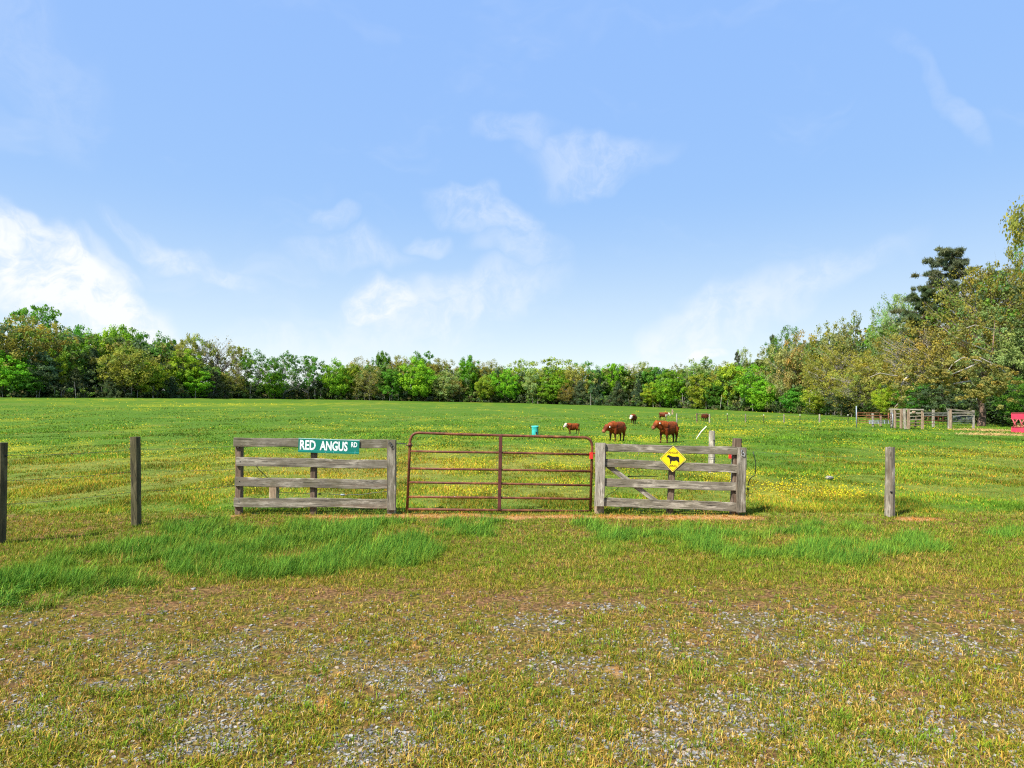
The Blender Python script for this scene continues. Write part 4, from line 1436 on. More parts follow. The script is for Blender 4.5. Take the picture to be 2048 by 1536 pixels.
def make_cow(label, px, py_feet, py_top, yaw, head_yaw=0., head_drop=0., stride=(0, 0, 0, 0), white=0.0, tag_ear=False, girth=1.0, young=False, dark=1.0, group='cattle in the pasture'):
    """yaw: heading of the body, 0 = facing +X (right), 180 = facing left, 270 = towards the camera"""
    p = at(px, py_feet)
    H = (py_feet - py_top) * p.y / F           # height of the back
    s = H / 1.34
    mb = MB()
    g = girth
    rings = [(-.84, 1.08, .08, .12), (-.80, 1.04, .17, .22), (-.70, 1.00, .25, .31), (-.5, .955, .30, .375), (-.2, .905, .34, .425), (.1, .885, .345, .44), (.35, .905, .315, .43), (.52, .97, .25, .37), (.66, 1.0, .17, .27), (.72, 1.0, .10, .16)]
    base = len(mb.v); nn = 16
    for (x, z, ry, rz) in rings:
        for j in range(nn):
            th = 2 * math.pi * j / nn
            cz = math.sin(th); cy = math.cos(th)
            # flat back, deeper belly
            zz = z + (rz * cz * (.92 if cz > 0 else 1.0))
            mb.v.append(Vector((x, ry * g * (abs(cy) ** .85) * (1 if cy > 0 else -1), zz)))
    for k in range(len(rings) - 1):
        for j in range(nn):
            a = base + k * nn + j; b = base + k * nn + (j + 1) % nn
            mb.f.append([a, a + nn, b + nn, b])
    mb.f.append([base + j for j in range(nn)]); mb.f.append([base + (len(rings) - 1) * nn + j for j in reversed(range(nn))])
    hy_ = R(head_yaw)
    fw = Vector((math.cos(hy_), math.sin(hy_), 0)); sd = Vector((-math.sin(hy_), math.cos(hy_), 0))
    nb = Vector((.56, 0, 1.08))
    poll = nb + fw * .38 + Vector((.06, 0, .23 - head_drop))
    muz = poll + fw * .33 + Vector((0, 0, -.35))
    mb.tube([Vector((.40, 0, 1.02)), nb.lerp(poll, .45) + Vector((0, 0, -.03)), poll + Vector((0, 0, -.06))], [.34, .25, .17], 12)
    mb.tube([Vector((.45, 0, .82)), nb.lerp(poll, .45) + Vector((0, 0, -.20)), poll.lerp(muz, .35) + Vector((0, 0, -.06))], [.27, .20, .10], 10)
    mb.tube([poll - fw * .07 + Vector((0, 0, .03)), poll + fw * .02, poll.lerp(muz, .4), poll.lerp(muz, .75), muz, muz + (muz - poll).normalized() * .06], [.10, .175, .18, .135, .135, .095], 12)
    mb.tube([Vector((.58, 0, .84)), Vector((.64, 0, .72)), Vector((.56, 0, .60))], [.17, .15, .09], 10)
    ears = []
    for sg in (-1, 1):
        e0 = poll + sd * sg * .15 + Vector((0, 0, .02)); e1 = e0 + sd * sg * .25 + Vector((0, 0, -.03)) - fw * .05
        mb.tube([e0, e0.lerp(e1, .55), e1], [.05, .095, .035], 8, squash=.5)
        ears.append(e0.lerp(e1, .65))
    lr = .85 if young else 1.0
    for i, (sx, sy) in enumerate(((1, 1), (1, -1))):
        q = stride[i]
        mb.tube([Vector((.46, sy * .16, .86)), Vector((.47 + q * .45, sy * .175, .60)), Vector((.48 + q * .8 + max(q, 0) * .1, sy * .17, .40)), Vector((.46 + q * 1.15, sy * .17, .12)), Vector((.48 + q * 1.2, sy * .17, .05)), Vector((.50 + q * 1.22, sy * .17, 0.0))], [.17 * lr, .115 * lr, .068 * lr, .046, .056, .062], 10)
    for i, (sx, sy) in enumerate(((-1, 1), (-1, -1))):
        q = stride[i + 2]
        mb.tube([Vector((-.60, sy * .17, .95)), Vector((-.54 + q * .3, sy * .20, .68)), Vector((-.70 + q * .8, sy * .18, .43)), Vector((-.67 + q * 1.0, sy * .175, .24)), Vector((-.65 + q * 1.15, sy * .17, .06)), Vector((-.62 + q * 1.2, sy * .17, 0.0))], [.23 * lr, .165 * lr, .075 * lr, .05, .055, .062], 10)
    mb.tube([Vector((-.80, 0, 1.24)), Vector((-.90, 0, 1.12)), Vector((-.93, .01, .80)), Vector((-.93, .02, .55)), Vector((-.93, .03, .36))], [.05, .036, .024, .05, .02], 8)
    raw = mb.build('cow_raw', None)
    bm = bmesh.new(); bm.from_mesh(raw.data)
    bmesh.ops.recalc_face_normals(bm, faces=bm.faces)
    bm.to_mesh(raw.data); bm.free()
    md = raw.modifiers.new('r', 'REMESH'); md.mode = 'VOXEL'; md.voxel_size = .026; md.use_smooth_shade = True
    ms = raw.modifiers.new('s', 'SMOOTH'); ms.factor = .5; ms.iterations = 3
    dgx = bpy.context.evaluated_depsgraph_get()
    me = bpy.data.meshes.new_from_object(raw.evaluated_get(dgx))
    bpy.data.objects.remove(raw, do_unlink=True)
    me.name = 'body'
    me.polygons.foreach_set('use_smooth', np.ones(len(me.polygons), bool))
    co = np.empty(len(me.vertices) * 3); me.vertices.foreach_get('co', co); co = co.reshape(-1, 3)
    red = np.array([.165, .030, .003]) * dark
    col = np.broadcast_to(red, (len(co), 3)).copy()
    leg = sstep(.62, .35, co[:, 2]); col = lerp(col, np.array([.045, .012, .006]) * dark, leg * .85)  # shading of the legs, put into the coat colour
    back = sstep(1.0, 1.3, co[:, 2]); col = lerp(col, np.array([.29, .068, .004]) * dark, back * .8)  # sunlit top of the animal, painted as a brighter coat
    tailm = sstep(.6, .45, co[:, 2]) * (co[:, 0] < -.86); col = lerp(col, np.array([.05, .016, .010]), tailm)
    ax_ = np.array(muz - poll); L2 = ax_ @ ax_
    tt = ((co - np.array(poll)) @ ax_) / L2
    dd = np.linalg.norm(co - (np.array(poll) + np.clip(tt, -.2, 1.3)[:, None] * ax_), axis=1)
    face = (tt > -.18) & (dd < .235) & (co[:, 0] > .5)
    lat = np.abs((co - np.array(poll)) @ np.array(sd))
    if white > 0:
        col[face & (lat < .19)] = np.array([.78, .72, .64])
        if white > 1:
            chest = (co[:, 0] > .45) & (co[:, 2] < .95)
            col[chest] = np.array([.72, .66, .58])
    else:
        col[face & (tt > .85)] = np.array([.30, .10, .05])
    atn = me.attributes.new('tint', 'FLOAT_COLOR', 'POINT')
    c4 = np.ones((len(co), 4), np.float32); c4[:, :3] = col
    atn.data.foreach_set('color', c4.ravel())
    root = empty('calf' if young else 'cow', p, label, 'calf' if young else 'cow', group)
    root.rotation_euler = (0, 0, R(yaw)); root.scale = (s * .86, s, s)
    root.location.z = gz(p.x, p.y) - .01
    link('body', me, root, M_COW)
    ed = (muz - poll).normalized()
    for sg in (-1, 1):
        e = poll.lerp(muz, .30) + sd * sg * .165 + Vector((0, 0, .03))
        bm = bmesh.new(); bmesh.ops.create_uvsphere(bm, u_segments=8, v_segments=6, radius=.024, matrix=Matrix.Translation(e))
        m2 = bpy.data.meshes.new('eye'); bm.to_mesh(m2); bm.free(); link('eye', m2, root, M_EYE)
    nose = MB().tube([muz + ed * .05, muz + ed * .088], [.078, .05], 10).build('muzzle', M_MUZZLE, root, True)
    if tag_ear:
        for sg in ((-1, 1)):
            e = ears[0 if sg < 0 else 1]
            MB().box(e + fw * .045 + Vector((0, 0, -.045)), (.05, .06, .075)).build('ear_tag', M_TAG, root)
    return root


make_cow('small white-faced red calf walking left, nearest the teal tub', 1146, 868, 845.5, 192, 6, .10, (.10, -.14, -.10, .12), 1, young=True, girth=.86)
make_cow('red cow with lowered head and white ear tag behind the gate post', 1234, 882, 841.5, 224, -22, .30, (.02, .10, .10, -.04), 0, tag_ear=True, girth=1.08)
make_cow('largest red cow striding left above the yellow diamond sign', 1337, 885, 841.0, 218, -24, .06, (-.06, .14, .06, -.14), 0, tag_ear=True, girth=1.0)
make_cow('red cow with white face walking towards the camera, middle distance', 1267, 847.5, 827.5, 247, -14, .26, (.05, -.08, .04, -.04), 1, dark=.8)
make_cow('red cow with white face turned right, far off beside brown stump', 1327, 839.5, 824.0, -28, 8, .20, (.06, -.08, .05, -.05), 2, dark=.75)
make_cow('dark red cow standing between the far timber brace posts', 1410, 842.5, 826.5, 292, 10, .28, (.03, -.04, .02, -.02), 0, dark=.6)


# ------------------------------------------------------------------ trees
def leaf_quads(c, nrm, size, aspect=1.4, wide=.45):
    n = len(c)
    a = np.cross(nrm, rng.normal(0, 1, (n, 3))); a /= np.maximum(np.linalg.norm(a, axis=1), 1e-6)[:, None]
    b = np.cross(nrm, a)
    s = size[:, None]
    V = np.stack([c - a * s * aspect * .5, c + b * s * wide, c + a * s * aspect * .5, c - b * s * wide], 1).reshape(-1, 3)
    k = (np.arange(n) * 4)[:, None]
    T = np.concatenate([k + np.array([[0, 1, 2]]), k + np.array([[0, 2, 3]])])
    return V, T


def unit(v): return v / np.maximum(np.linalg.norm(v, axis=-1), 1e-6)[..., None]


def clump_leaves(cent, rad, per, size, crown_c, flat=.7, up=.55, out=.8, rnd=.75, aspect=1.4, wide=.45):
    """leaves on the shells of clumps; returns V,T,tint"""
    nC = len(cent)
    k = np.repeat(np.arange(nC), per)
    d = unit(rng.normal(0, 1, (len(k), 3)))
    rr = rad[k] * (rng.random(len(k)) ** .45)
    pos = cent[k] + d * rr[:, None] * np.array([1, 1, flat])
    nrm = unit(d * out + np.array([0, 0, up]) + unit(cent[k] - crown_c) * .45 + rng.normal(0, rnd, (len(k), 3)))
    sz = (size[k] if isinstance(size, np.ndarray) else size) * rng.uniform(.6, 1.4, len(k))
    V, T = leaf_quads(pos, nrm, sz, aspect, wide)
    cl = rng.uniform(.78, 1.22, nC)
    warm = rng.normal(0, .10, nC)
    t = (cl[k] * rng.uniform(.8, 1.2, len(k)))[:, None] * np.stack([1 + warm[k], np.ones(len(k)), 1 - warm[k]], -1)
    return V, T, np.repeat(t, 4, 0)


def crown_points(n, shape, bottom, seed, lobes=7):
    """clump centres in a lumpy crown of unit height and unit width"""
    r2 = np.random.default_rng(seed)
    lob = unit(r2.normal(0, 1, (lobes, 3)) * np.array([1, 1, .9]))
    amp = r2.uniform(.12, .34, lobes)
    pts = []
    while len(pts) < n:
        d = unit(r2.normal(0, 1, (1, 3)))[0]
        bul = .78 + sum(a_ * max(0, d @ l_) ** 4 for a_, l_ in zip(amp, lob))
        t = r2.random() ** (1 / 2.6)
        z = d[2]
        if shape == 'round':
            p = np.array([d[0] * .5, d[1] * .5, z * .5]) * t * bul
            p[:2] *= 1.0 if z > -.2 else .9
            h = (p[2] + .5) * (1 - bottom) + bottom
        elif shape == 'spread':
            p = np.array([d[0] * .54, d[1] * .54, z * .5]) * t * bul
            h = (p[2] + .5) * (1 - bottom) + bottom
            p[:2] *= .75 + .5 * np.clip(1 - abs(h - .55) * 1.6, 0, 1)
        else:  # cone
            hz = r2.random() ** 1.35
            rad_ = (1 - hz) ** .8 * .5 * (r2.random() ** .45) * (.8 + .35 * math.sin(hz * 23 + d[0] * 5))
            an = r2.random() * 6.283
            p = np.array([math.cos(an) * rad_, math.sin(an) * rad_, 0])
            h = bottom + hz * (1 - bottom)
        if h < bottom * .7: continue
        pts.append((p[0], p[1], h))
    return np.array(pts)


def limb_mesh(cents, seed, trunk_r, nl, top=.86, bend=.05, fork=.3, thin=.35, aspect=1.0):
    """trunk plus curved limbs reaching towards the clumps, each limb starting inside the trunk"""
    rr = random.Random(seed)
    mb = MB()
    path = []
    ph = rr.uniform(0, 6.28)
    for i in range(8):
        t = i / 7
        path.append(Vector((bend * math.sin(t * 3 + ph) * t, bend * math.cos(t * 2.3 + ph) * t, -0.03 + t * (top + .03))))
    rad = [trunk_r * (1.45 if i == 0 else 1.0) * (1 - .88 * (i / 7)) for i in range(8)]
    mb.tube(path, rad, 7)

    def on(t):
        f = t * 7; i = min(int(f), 6); return path[i].lerp(path[i + 1], f - i), rad[i] + (rad[i + 1] - rad[i]) * (f - i)
    pick = list(range(len(cents))); rr.shuffle(pick)
    for j in pick[:nl]:
        c = Vector(cents[j])
        t = max(fork * .6, min(.95, (c.z - .10 - .35 * math.hypot(c.x, c.y)) / top))
        p, r = on(t)
        mid = p.lerp(c, .5) + Vector((rr.uniform(-.03, .03), rr.uniform(-.03, .03), rr.uniform(-.01, .05)))
        r0 = max(r * .55, trunk_r * .10)
        mb.tube([p, p.lerp(mid, .5) + Vector((0, 0, rr.uniform(0, .015))), mid, mid.lerp(c, .5) + Vector((rr.uniform(-.02, .02), 0, rr.uniform(-.01, .02))), c], [r0, r0 * .75, r0 * .55, r0 * .36, r0 * thin * .45], 5, False)
        for q in range(2):
            e = c + Vector((rr.uniform(-.09, .09), rr.uniform(-.09, .09), rr.uniform(-.02, .09)))
            mb.tube([mid, mid.lerp(e, .5) + Vector((0, 0, .01)), e], [r0 * .4, r0 * .25, r0 * .12], 4, False)
    return new_mesh('trunk', mb.v, mb.f, True)


PROTO = {}


def proto(key, shape, n, per, rad, size, bottom, seed, trunk_r, nl, flat=.7, up=.5, lobes=7, bend=.05, bark=None, rnd=.75, top=.86, out=.8):
    c = crown_points(n, shape, bottom, seed, lobes)
    r2 = np.random.default_rng(seed + 5)
    rads = rad * r2.uniform(.6, 1.35, n)
    V, T, C = clump_leaves(c, rads, per, size, np.array([0, 0, .5 + bottom * .5]), flat, up, out, rnd)
    k_ = 1.0 / np.percentile(V[:, 2], 99.7)
    V[:, 2] *= k_; c = c * np.array([1, 1, k_])
    cm = fast_mesh('crown', V, T, C, M_LEAF)
    tm = limb_mesh(c, seed, trunk_r, nl, bend=bend, top=top)
    tm.materials.append(bark or M_BARK)
    PROTO[key] = (tm, cm)


# far broadleaf trees
for k in range(4):
    proto(f'full{k}', 'round', 170, 62, .085, .025, .06, 200 + k, .011, 40, lobes=7 + k)
for k in range(3):
    proto(f'airy{k}', 'spread', 110, 44, .065, .022, .20, 220 + k, .014, 75, bend=.08, lobes=8, bark=M_BARKPALE)
for k in range(3):
    proto(f'bud{k}', 'round', 210, 46, .072, .020, .06, 240 + k, .010, 80, rnd=1.0, lobes=9, bark=M_BARKPALE, flat=.9)
for k in range(2):
    proto(f'cedar{k}', 'cone', 210, 48, .070, .020, .0, 260 + k, .012, 20, flat=1.0, up=.3)
proto('bare0', 'spread', 110, 7, .07, .022, .30, 280, .016, 110, bend=.06, lobes=9, bark=M_BARK)
# larger trees of the near right wood: finer leaves
for k in range(3):
    proto(f'bigbud{k}', 'spread', 420, 40, .058, .0135, .12, 300 + k, .014, 210, rnd=1.0, lobes=10, bark=M_BARKPALE, flat=.75)
for k in range(2):
    proto(f'bigfull{k}', 'round', 380, 46, .062, .015, .10, 320 + k, .014, 110, lobes=9)
proto('bigtop', 'round', 200, 46, .07, .014, .74, 340, .012, 90, lobes=9, flat=.8, top=.95)
proto('bigdark0', 'round', 320, 46, .065, .016, .02, 330, .012, 60, lobes=9, flat=.6)


def pine_proto(key, seed, n_lay, per, size):
    rr = np.random.default_rng(seed)
    cents = []; rads = []
    for i in range(n_lay):
        h = .40 + .60 * (i / (n_lay - 1)) ** .9
        reach = (.48 * (1 - (h - .40) / .60) ** .5 + .06) * rr.uniform(.45, 1.15)
        az = i * 2.4 + rr.uniform(-.4, .4)
        for q in range(8):
            f_ = .30 + .70 * q / 7
            cents.append((math.cos(az) * reach * f_ + rr.normal(0, .035), math.sin(az) * reach * f_ + rr.normal(0, .035), h - .030 * (1 - f_) + .025 * f_ + rr.normal(0, .007)))
            rads.append(.046 * rr.uniform(.5, 1.3) * (.45 + .6 * f_))
    c = np.array(cents); rads = np.array(rads)
    V, T, C = clump_leaves(c, rads, per, size, np.array([0, 0, .6]), .30, .6, .4, 1.1, 2.4, .17)
    cm = fast_mesh('crown', V, T, C, M_LEAF)
    mb = MB()
    mb.tube([(0, 0, -.03), (.005, .0, .3), (-.004, .004, .6), (.004, 0, .8), (0, 0, .985)], [.017, .0135, .010, .006, .002], 8)
    for i in range(n_lay):
        a = c[i * 8]; b = c[i * 8 + 7]
        mb.tube([(0, 0, a[2] - .03), tuple(a), tuple((a + b) / 2 + np.array([0, 0, .006])), tuple(b)], [.0045, .0038, .0026, .001], 5, False)
    tm = new_mesh('trunk', mb.v, mb.f, True); tm.materials.append(M_BARKBROWN)
    PROTO[key] = (tm, cm)


pine_proto('pine0', 401, 33, 110, .017)
pine_proto('pine1', 402, 18, 50, .030)

TREE_COL = {'G': (.175, .37, .022), 'D': (.10, .245, .026), 'O': (.275, .262, .052), 'Y': (.27, .36, .030), 'C': (.10, .145, .065), 'B': (.21, .18, .10), 'S': (.26, .32, .11), 'P': (.13, .155, .085), 'T': (.33, .29, .095)}
KIND_WORDS = {'G': 'bright green', 'D': 'deep green', 'O': 'olive brown', 'Y': 'yellow-green', 'C': 'dark grey-green', 'B': 'nearly bare grey', 'S': 'pale sage green', 'P': 'dark pine', 'T': 'tan-tipped'}
NAMES = {'C': 'cedar_tree', 'P': 'pine_tree', 'B': 'bare_tree'}
CATS = {'C': 'cedar', 'P': 'pine'}
used = {}
ALLT = []


def tree(px, top, wpx, kind, off=0.0, pk=None, label=None, base_off=0.0):
    ALLT.append((px, top, wpx, kind, off, pk, label))


# left wood
for a in [(12, 628, 150, 'O', 6, 'bud0'), (75, 612, 110, 'D', 26, 'airy0', 'tallest deep green crown rising above the left wood'), (112, 648, 90, 'O', 10, 'bud1'), (152, 650, 70, 'D', 16), (190, 664, 58, 'G', 12), (216, 655, 66, 'Y', 14),
          (250, 652, 78, 'G', 14), (288, 667, 60, 'D', 16), (330, 669, 60, 'D', 16), (363, 668, 60, 'O', 10, 'airy1'), (400, 668, 70, 'O', 12, 'airy2'), (430, 673, 76, 'B', 8, 'bare0', 'nearly bare grey tree against the sky in the left wood'), (475, 692, 66, 'O', 10, 'airy0'),
          (20, 705, 90, 'G', 1), (84, 712, 80, 'C', 2, 'full1'), (122, 700, 66, 'Y', 3), (152, 735, 62, 'C', 0), (188, 697, 84, 'C', 4), (248, 694, 120, 'O', 0, 'bud2'), (300, 722, 70, 'Y', 0), (368, 698, 76, 'Y', 3), (393, 742, 66, 'G', 0),
          (432, 742, 62, 'C', 0), (344, 752, 56, 'C', 0), (462, 738, 56, 'O', 2), (55, 745, 60, 'D', -1), (222, 745, 60, 'C', -1), (485, 752, 60, 'C', 2)]:
    tree(*a)
# thin stretch with sky showing through
for a in [(516, 701, 74, 'D', 2, 'airy1'), (566, 703, 66, 'D', 0, 'airy2'), (548, 742, 52, 'G', -2), (616, 711, 74, 'D', 0, 'airy0'), (640, 757, 54, 'C', 2, 'full0'), (592, 762, 46, 'C', 4, 'full2'), (510, 762, 46, 'C', 4, 'full3')]:
    tree(*a)
# far central wood
for a in [(674, 719, 60, 'G', 0), (703, 728, 46, 'Y', 2), (728, 715, 62, 'O', 12), (737, 733, 66, 'T', 0, 'bud0'), (766, 703, 40, 'D', 14), (781, 738, 60, 'D', 0), (800, 711, 58, 'O', 14), (836, 717, 78, 'G', 0), (842, 703, 56, 'D', 22), (878, 717, 66, 'O', 10),
          (890, 742, 56, 'S', 0), (935, 711, 54, 'G', 6), (962, 721, 56, 'O', 8), (986, 720, 62, 'O', 8), (1012, 738, 54, 'G', 0), (968, 752, 40, 'Y', -1), (1040, 720, 60, 'Y', 8), (1072, 738, 52, 'S', 0), (1100, 717, 86, 'Y', 8), (1106, 744, 64, 'G', 0), (1150, 729, 62, 'O', 6),
          (1176, 724, 54, 'D', 12), (1197, 738, 56, 'C', 2), (1226, 727, 66, 'G', 6), (1236, 762, 56, 'C', 0), (1252, 729, 54, 'O', 12), (1276, 758, 40, 'C', 0), (1290, 724, 64, 'O', 10), (1311, 734, 74, 'D', 6), (1306, 765, 54, 'Y', 0), (1342, 744, 66, 'G', 0), (1362, 727, 54, 'O', 10),
          (1400, 716, 66, 'S', 8), (1406, 748, 66, 'Y', 0), (1440, 723, 54, 'O', 8), (1432, 765, 50, 'D', 0), (1462, 727, 64, 'Y', 4), (1490, 697, 30, 'S', 26), (1475, 707, 24, 'P', 20, 'pine1', 'small dark pine tip poking above the far central wood'), (1512, 730, 76, 'G', 0),
          (1160, 760, 56, 'C', 0), (860, 760, 50, 'C', 3), (1130, 765, 40, 'O', -1), (915, 750, 46, 'O', 4)]:
    tree(*a)
# right wood
for a in [(1540, 690, 64, 'O', 8), (1546, 674, 34, 'P', 18, 'pine1', 'dark pine tip on the slope where the right wood begins'), (1576, 654, 72, 'D', 20, 'bigfull1'), (1534, 752, 60, 'G', 0), (1606, 664, 90, 'T', 8, 'bud1'), (1584, 688, 90, 'T', 2, 'bud2'), (1650, 648, 90, 'O', 8, 'bud0'), (1702, 628, 84, 'S', 10, 'airy1'),
          (1752, 622, 56, 'G', 14, 'bigfull0'), (1682, 676, 130, 'O', 2, 'bigbud0'), (1642, 768, 74, 'Y', 0), (1590, 775, 60, 'D', 0), (1800, 588, 90, 'S', 10, 'bigbud1'), (1848, 580, 110, 'C', 6, 'pine0', 'brownish shaggy pine left below the tall pine'),
          (1900, 503, 185, 'P', 10, 'pine0', 'tall dark pine standing out against the sky at right'), (1760, 690, 150, 'O', 3, 'bigbud2'), (1860, 640, 160, 'O', 3, 'bigbud0'), (1965, 532, 170, 'O', 8, 'bigbud1'), (2012, 497, 150, 'O', 11, 'bigbud2'), (2015, 606, 150, 'S', 3, 'bigfull0'),
          (2056, 484, 90, 'D', 16, 'bigfull1'), (1780, 765, 80, 'Y', -1, 'bigfull1'), (1700, 772, 80, 'C', -1, 'bigdark0'), (1885, 762, 110, 'C', 0, 'bigdark0'), (1935, 770, 90, 'C', 1, 'bigdark0'), (2005, 768, 110, 'C', 1, 'bigdark0'), (2050, 752, 100, 'D', -1, 'bigdark0'), (1838, 766, 90, 'D', 0, 'bigdark0'),
          (1740, 740, 110, 'O', 1, 'bigbud1'), (2128, 372, 200, 'O', -2, 'bigtop', 'tall olive tree reaching in at the right frame edge'), (1920, 650, 150, 'T', 6, 'bigbud0')]:
    tree(*a)

ORD = ['', 'second ', 'third ', 'fourth ', 'fifth ', 'sixth ', 'seventh ', 'eighth ', 'ninth ', 'tenth ', 'eleventh ', 'twelfth ', 'thirteenth ', 'fourteenth ', 'fifteenth ']


def section(px): return 'left wood' if px < 495 else 'thin stretch of trees' if px < 655 else 'far central wood' if px < 1525 else 'right wood'


counts = {}
for t_ in ALLT:
    if not t_[6]: counts[(section(t_[0]), t_[3])] = counts.get((section(t_[0]), t_[3]), 0) + 1
seen = {}
rt = random.Random(3)
for (px, top, wpx, kind, off, pk, label) in sorted(ALLT):
    d = float(edge_d(px)) + 2.5 + off
    x = (px - CX) / F * d
    z = gz(x, d)
    H = EYE - (top - HY) * d / F - z
    Wd = wpx * d / F
    if pk is None:
        pk = {'C': f'cedar{rt.randrange(2)}', 'O': f'bud{rt.randrange(3)}', 'T': f'bud{rt.randrange(3)}', 'S': f'full{rt.randrange(4)}', 'P': 'pine1', 'B': 'bare0'}.get(kind, f'full{rt.randrange(4)}')
    tm, cm = PROTO[pk]
    noun = CATS.get(kind, 'tree')
    if label is None:
        key = (section(px), kind)
        k = seen.get(key, 0); seen[key] = k + 1
        if counts[key] == 1:
            label = f'only {KIND_WORDS[kind]} {noun} in the {key[0]}'
        else:
            label = f'{ORD[k]}{KIND_WORDS[kind]} {noun} from the left in the {key[0]}' if k else f'leftmost {KIND_WORDS[kind]} {noun} in the {key[0]}'
    root = empty(NAMES.get(kind, 'broadleaf_tree'), (x, d, z - .15), label, noun, 'trees of the ' + section(px))
    root.rotation_euler = (0, 0, rt.uniform(0, 6.28))
    root.scale = (Wd * 1.06, Wd * 1.06, H * 1.0)
    to = link('trunk', tm, root); co_ = link('crown', cm, root)
    col = TREE_COL[kind]
    j = [rt.uniform(.90, 1.10) for _ in range(3)]; br = rt.uniform(.85, 1.18)
    co_.color = (col[0] * j[0] * br, col[1] * j[1] * br, col[2] * j[2] * br, 1)

# the leaning mottled tree behind the pen with long pale limbs
b0 = at(1962, 852)
dT = b0.y
lt = empty('sycamore_tree', b0, 'mottled leaning tree behind the pen with long pale sweeping limbs', 'tree', 'trees of the right wood')


def PT(px, py, off=0): return P(px, py, dT + off)


mb = MB()
mb.tube([b0 + Vector((0, 0, -.2)), PT(1963, 845), PT(1966, 825), PT(1961, 805), PT(1957, 785), PT(1965, 765), PT(1975, 740, .8), PT(1985, 700, 2.2), PT(1990, 640, 3.5)], [.46, .36, .28, .26, .24, .20, .11, .06, .02], 10)
local(mb, 'trunk', M_BARKBROWN, lt)
limbs = [[(1957, 787, 0), (1940, 762, -1), (1905, 768, -1.6), (1890, 755, -2), (1860, 757, -2.2), (1838, 752, -2.4), (1822, 748, -2.6)], [(1975, 742, .4), (1960, 725, -.8), (1930, 738, -1.6), (1905, 748, -2), (1885, 758, -2.4)], [(1980, 725, .7), (1985, 742, -.4), (1960, 722, -1), (1925, 715, -1.6), (1905, 728, -2), (1888, 754, -2.4)],
         [(2010, 745, .5), (1985, 728, -.6), (1958, 714, -1.2)], [(1822, 748, -2.6), (1808, 760, -2.8), (1800, 775, -3), (1803, 790, -3), (1799, 804, -3.1), (1790, 814, -3.2)], [(1985, 705, 1), (1945, 690, 0), (1905, 672, -.5), (1880, 650, -.8)],
         [(1990, 660, 1.4), (1950, 650, .6), (1915, 662, 0)], [(1822, 748, -2.6), (1790, 752, -2.8), (1760, 746, -2.9), (1735, 756, -3)], [(1880, 740, -2), (1865, 732, -2.2), (1856, 742, -2.4)]]
for k, l in enumerate(limbs):
    r0 = .16 if k < 5 else .10
    pts = [PT(*q_) for q_ in l]
    local(MB().tube(pts, [r0 * (1 - .72 * i / (len(pts) - 1)) * .62 for i in range(len(pts))], 7), 'limb', M_BARKPALE, lt)
cs = []
rs = np.random.default_rng(99)
for l in limbs:
    for a, b in zip(l, l[1:]):
        for _ in range(5):
            t = rs.random(); q_ = [a[i] + (b[i] - a[i]) * t for i in range(3)]
            cs.append(PT(q_[0] + rs.normal(0, 9), q_[1] + rs.normal(3, 7), q_[2] + rs.normal(0, .6)))
for _ in range(90):
    cs.append(PT(rs.normal(1975, 40), rs.normal(775, 18), rs.normal(-1, .8)))
cs = np.array([tuple(c) for c in cs])
V, T, C = clump_leaves(cs - np.array(b0), .42 * rs.uniform(.5, 1.3, len(cs)), 34, .17, np.array([0, 0, 4.0]), .6, .6, .6, .9)
co_ = link('crown', fast_mesh('crown', V, T, C, M_LEAF), lt)
co_.color = (.255, .235, .060, 1)


# ------------------------------------------------------------------ the mass of wood behind the edge trees
def top_profile(px):
    return np.interp(px, [-300, 0, 130, 250, 350, 430, 500, 640, 650, 760, 900, 1100, 1300, 1440, 1500, 1550, 1600, 1680, 1790, 1850, 1900, 1960, 2048, 2400],
                     [640, 645, 668, 672, 690, 735, 770, 775, 750, 728, 735, 738, 742, 736, 725, 705, 690, 668, 640, 600, 580, 560, 520, 420])


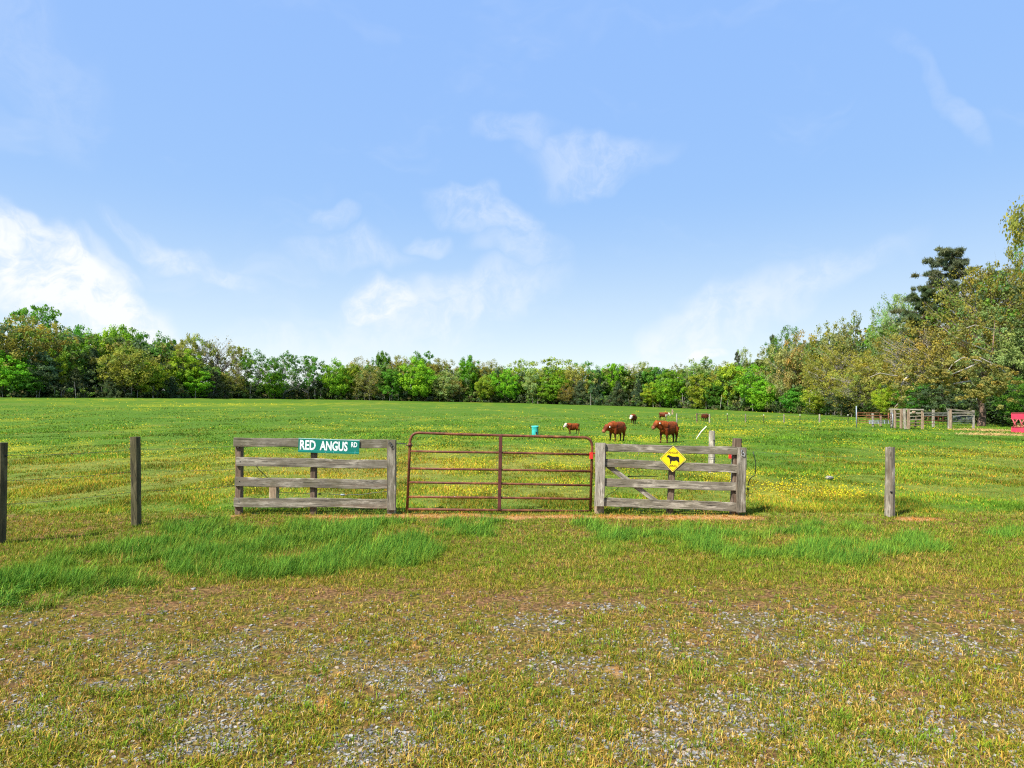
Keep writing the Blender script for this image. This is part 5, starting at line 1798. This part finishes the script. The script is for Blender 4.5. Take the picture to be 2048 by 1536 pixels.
def wood_mass():
    cents = []; rads = []; tone = []
    for i_ in range(5200):
        px = rng.uniform(-260, 2400)
        back = rng.uniform(3, 26)
        d = float(edge_d(px)) + back
        x = (px - CX) / F * d
        z0 = gz(x, d)
        zt = EYE - (float(top_profile(px)) - HY) * d / F
        f = rng.random() ** .8 if i_ % 3 else rng.random() * .30
        z = z0 + .5 + (zt - z0 - 1.0) * f
        cents.append((x, d, z)); rads.append(rng.uniform(.9, 1.9) * (d / 170) ** .5); tone.append(rng.random())
    c = np.array(cents); r = np.array(rads)
    V, T, C = clump_leaves(c, r, 34, np.clip(c[:, 1] * .0034, .25, .62), np.array([0, 400., 0.]), .8, .5, .8, .9)
    tn = np.repeat(np.repeat(np.array(tone), 34), 4)
    pal = np.array([[.12, .20, .045], [.21, .22, .06], [.13, .24, .035], [.095, .14, .06]])
    C = C * pal[(tn * 3.999).astype(int)]
    return V, T, C


V, T, C = wood_mass()
n_mass = len(T)
mm = fast_mesh('woodland', V, T, C, M_LEAF)
wo = tag(link('woodland', mm), 'dense wood filling in behind the trees along the field edge', 'woodland', kind='stuff')


def undergrowth():
    cents = []; rads = []
    for _ in range(2300):
        px = rng.uniform(-260, 2400)
        d = float(edge_d(px)) + rng.uniform(-.3, 6.5)
        x = (px - CX) / F * d
        cents.append((x, d, gz(x, d) + abs(rng.normal(0, 1.0)) * (1.2 if rng.random() < .75 else 2.2))); rads.append(rng.uniform(.35, 1.0))
    c = np.array(cents); r = np.array(rads)
    V, T, C = clump_leaves(c, r, 30, np.clip(c[:, 1] * .0024, .16, .34), np.array([0, 400., 0.]), .8, .4, .7, .9)
    tn = np.repeat(np.repeat(rng.random(len(c)), 30), 4)
    pal = np.array([[.08, .13, .035], [.13, .13, .055], [.10, .18, .03], [.06, .085, .04]])
    return V, T, C * pal[(tn * 3.999).astype(int)]


V, T, C = undergrowth()
n_und = len(T)
ug = tag(link('undergrowth', fast_mesh('undergrowth', V, T, C, M_LEAF)), 'dark brush and saplings along the foot of the woods', 'undergrowth', kind='stuff')
mb = MB()
for _ in range(300):
    px = random.uniform(-200, 1720)
    d = float(edge_d(px)) + random.uniform(.2, 9)
    x = (px - CX) / F * d
    z = gz(x, d)
    h = random.uniform(2.0, 4.2)
    lean = random.uniform(-.5, .5)
    r = random.uniform(.04, .10)
    mb.tube([(x, d, z - .1), (x + lean * .4, d, z + h * .5), (x + lean, d, z + h)], [r, r * .8, r * .4], 5, False)
o = mb.build('sapling_trunks', M_BARKPALE, None, True)
tag(o, 'thin pale trunks crowded in the shade of the wood edge', 'saplings', kind='stuff')
print('TRIS woodland', n_mass, 'under', n_und, 'protos', sum(len(a.polygons) + len(b.polygons) for a, b in PROTO.values()))
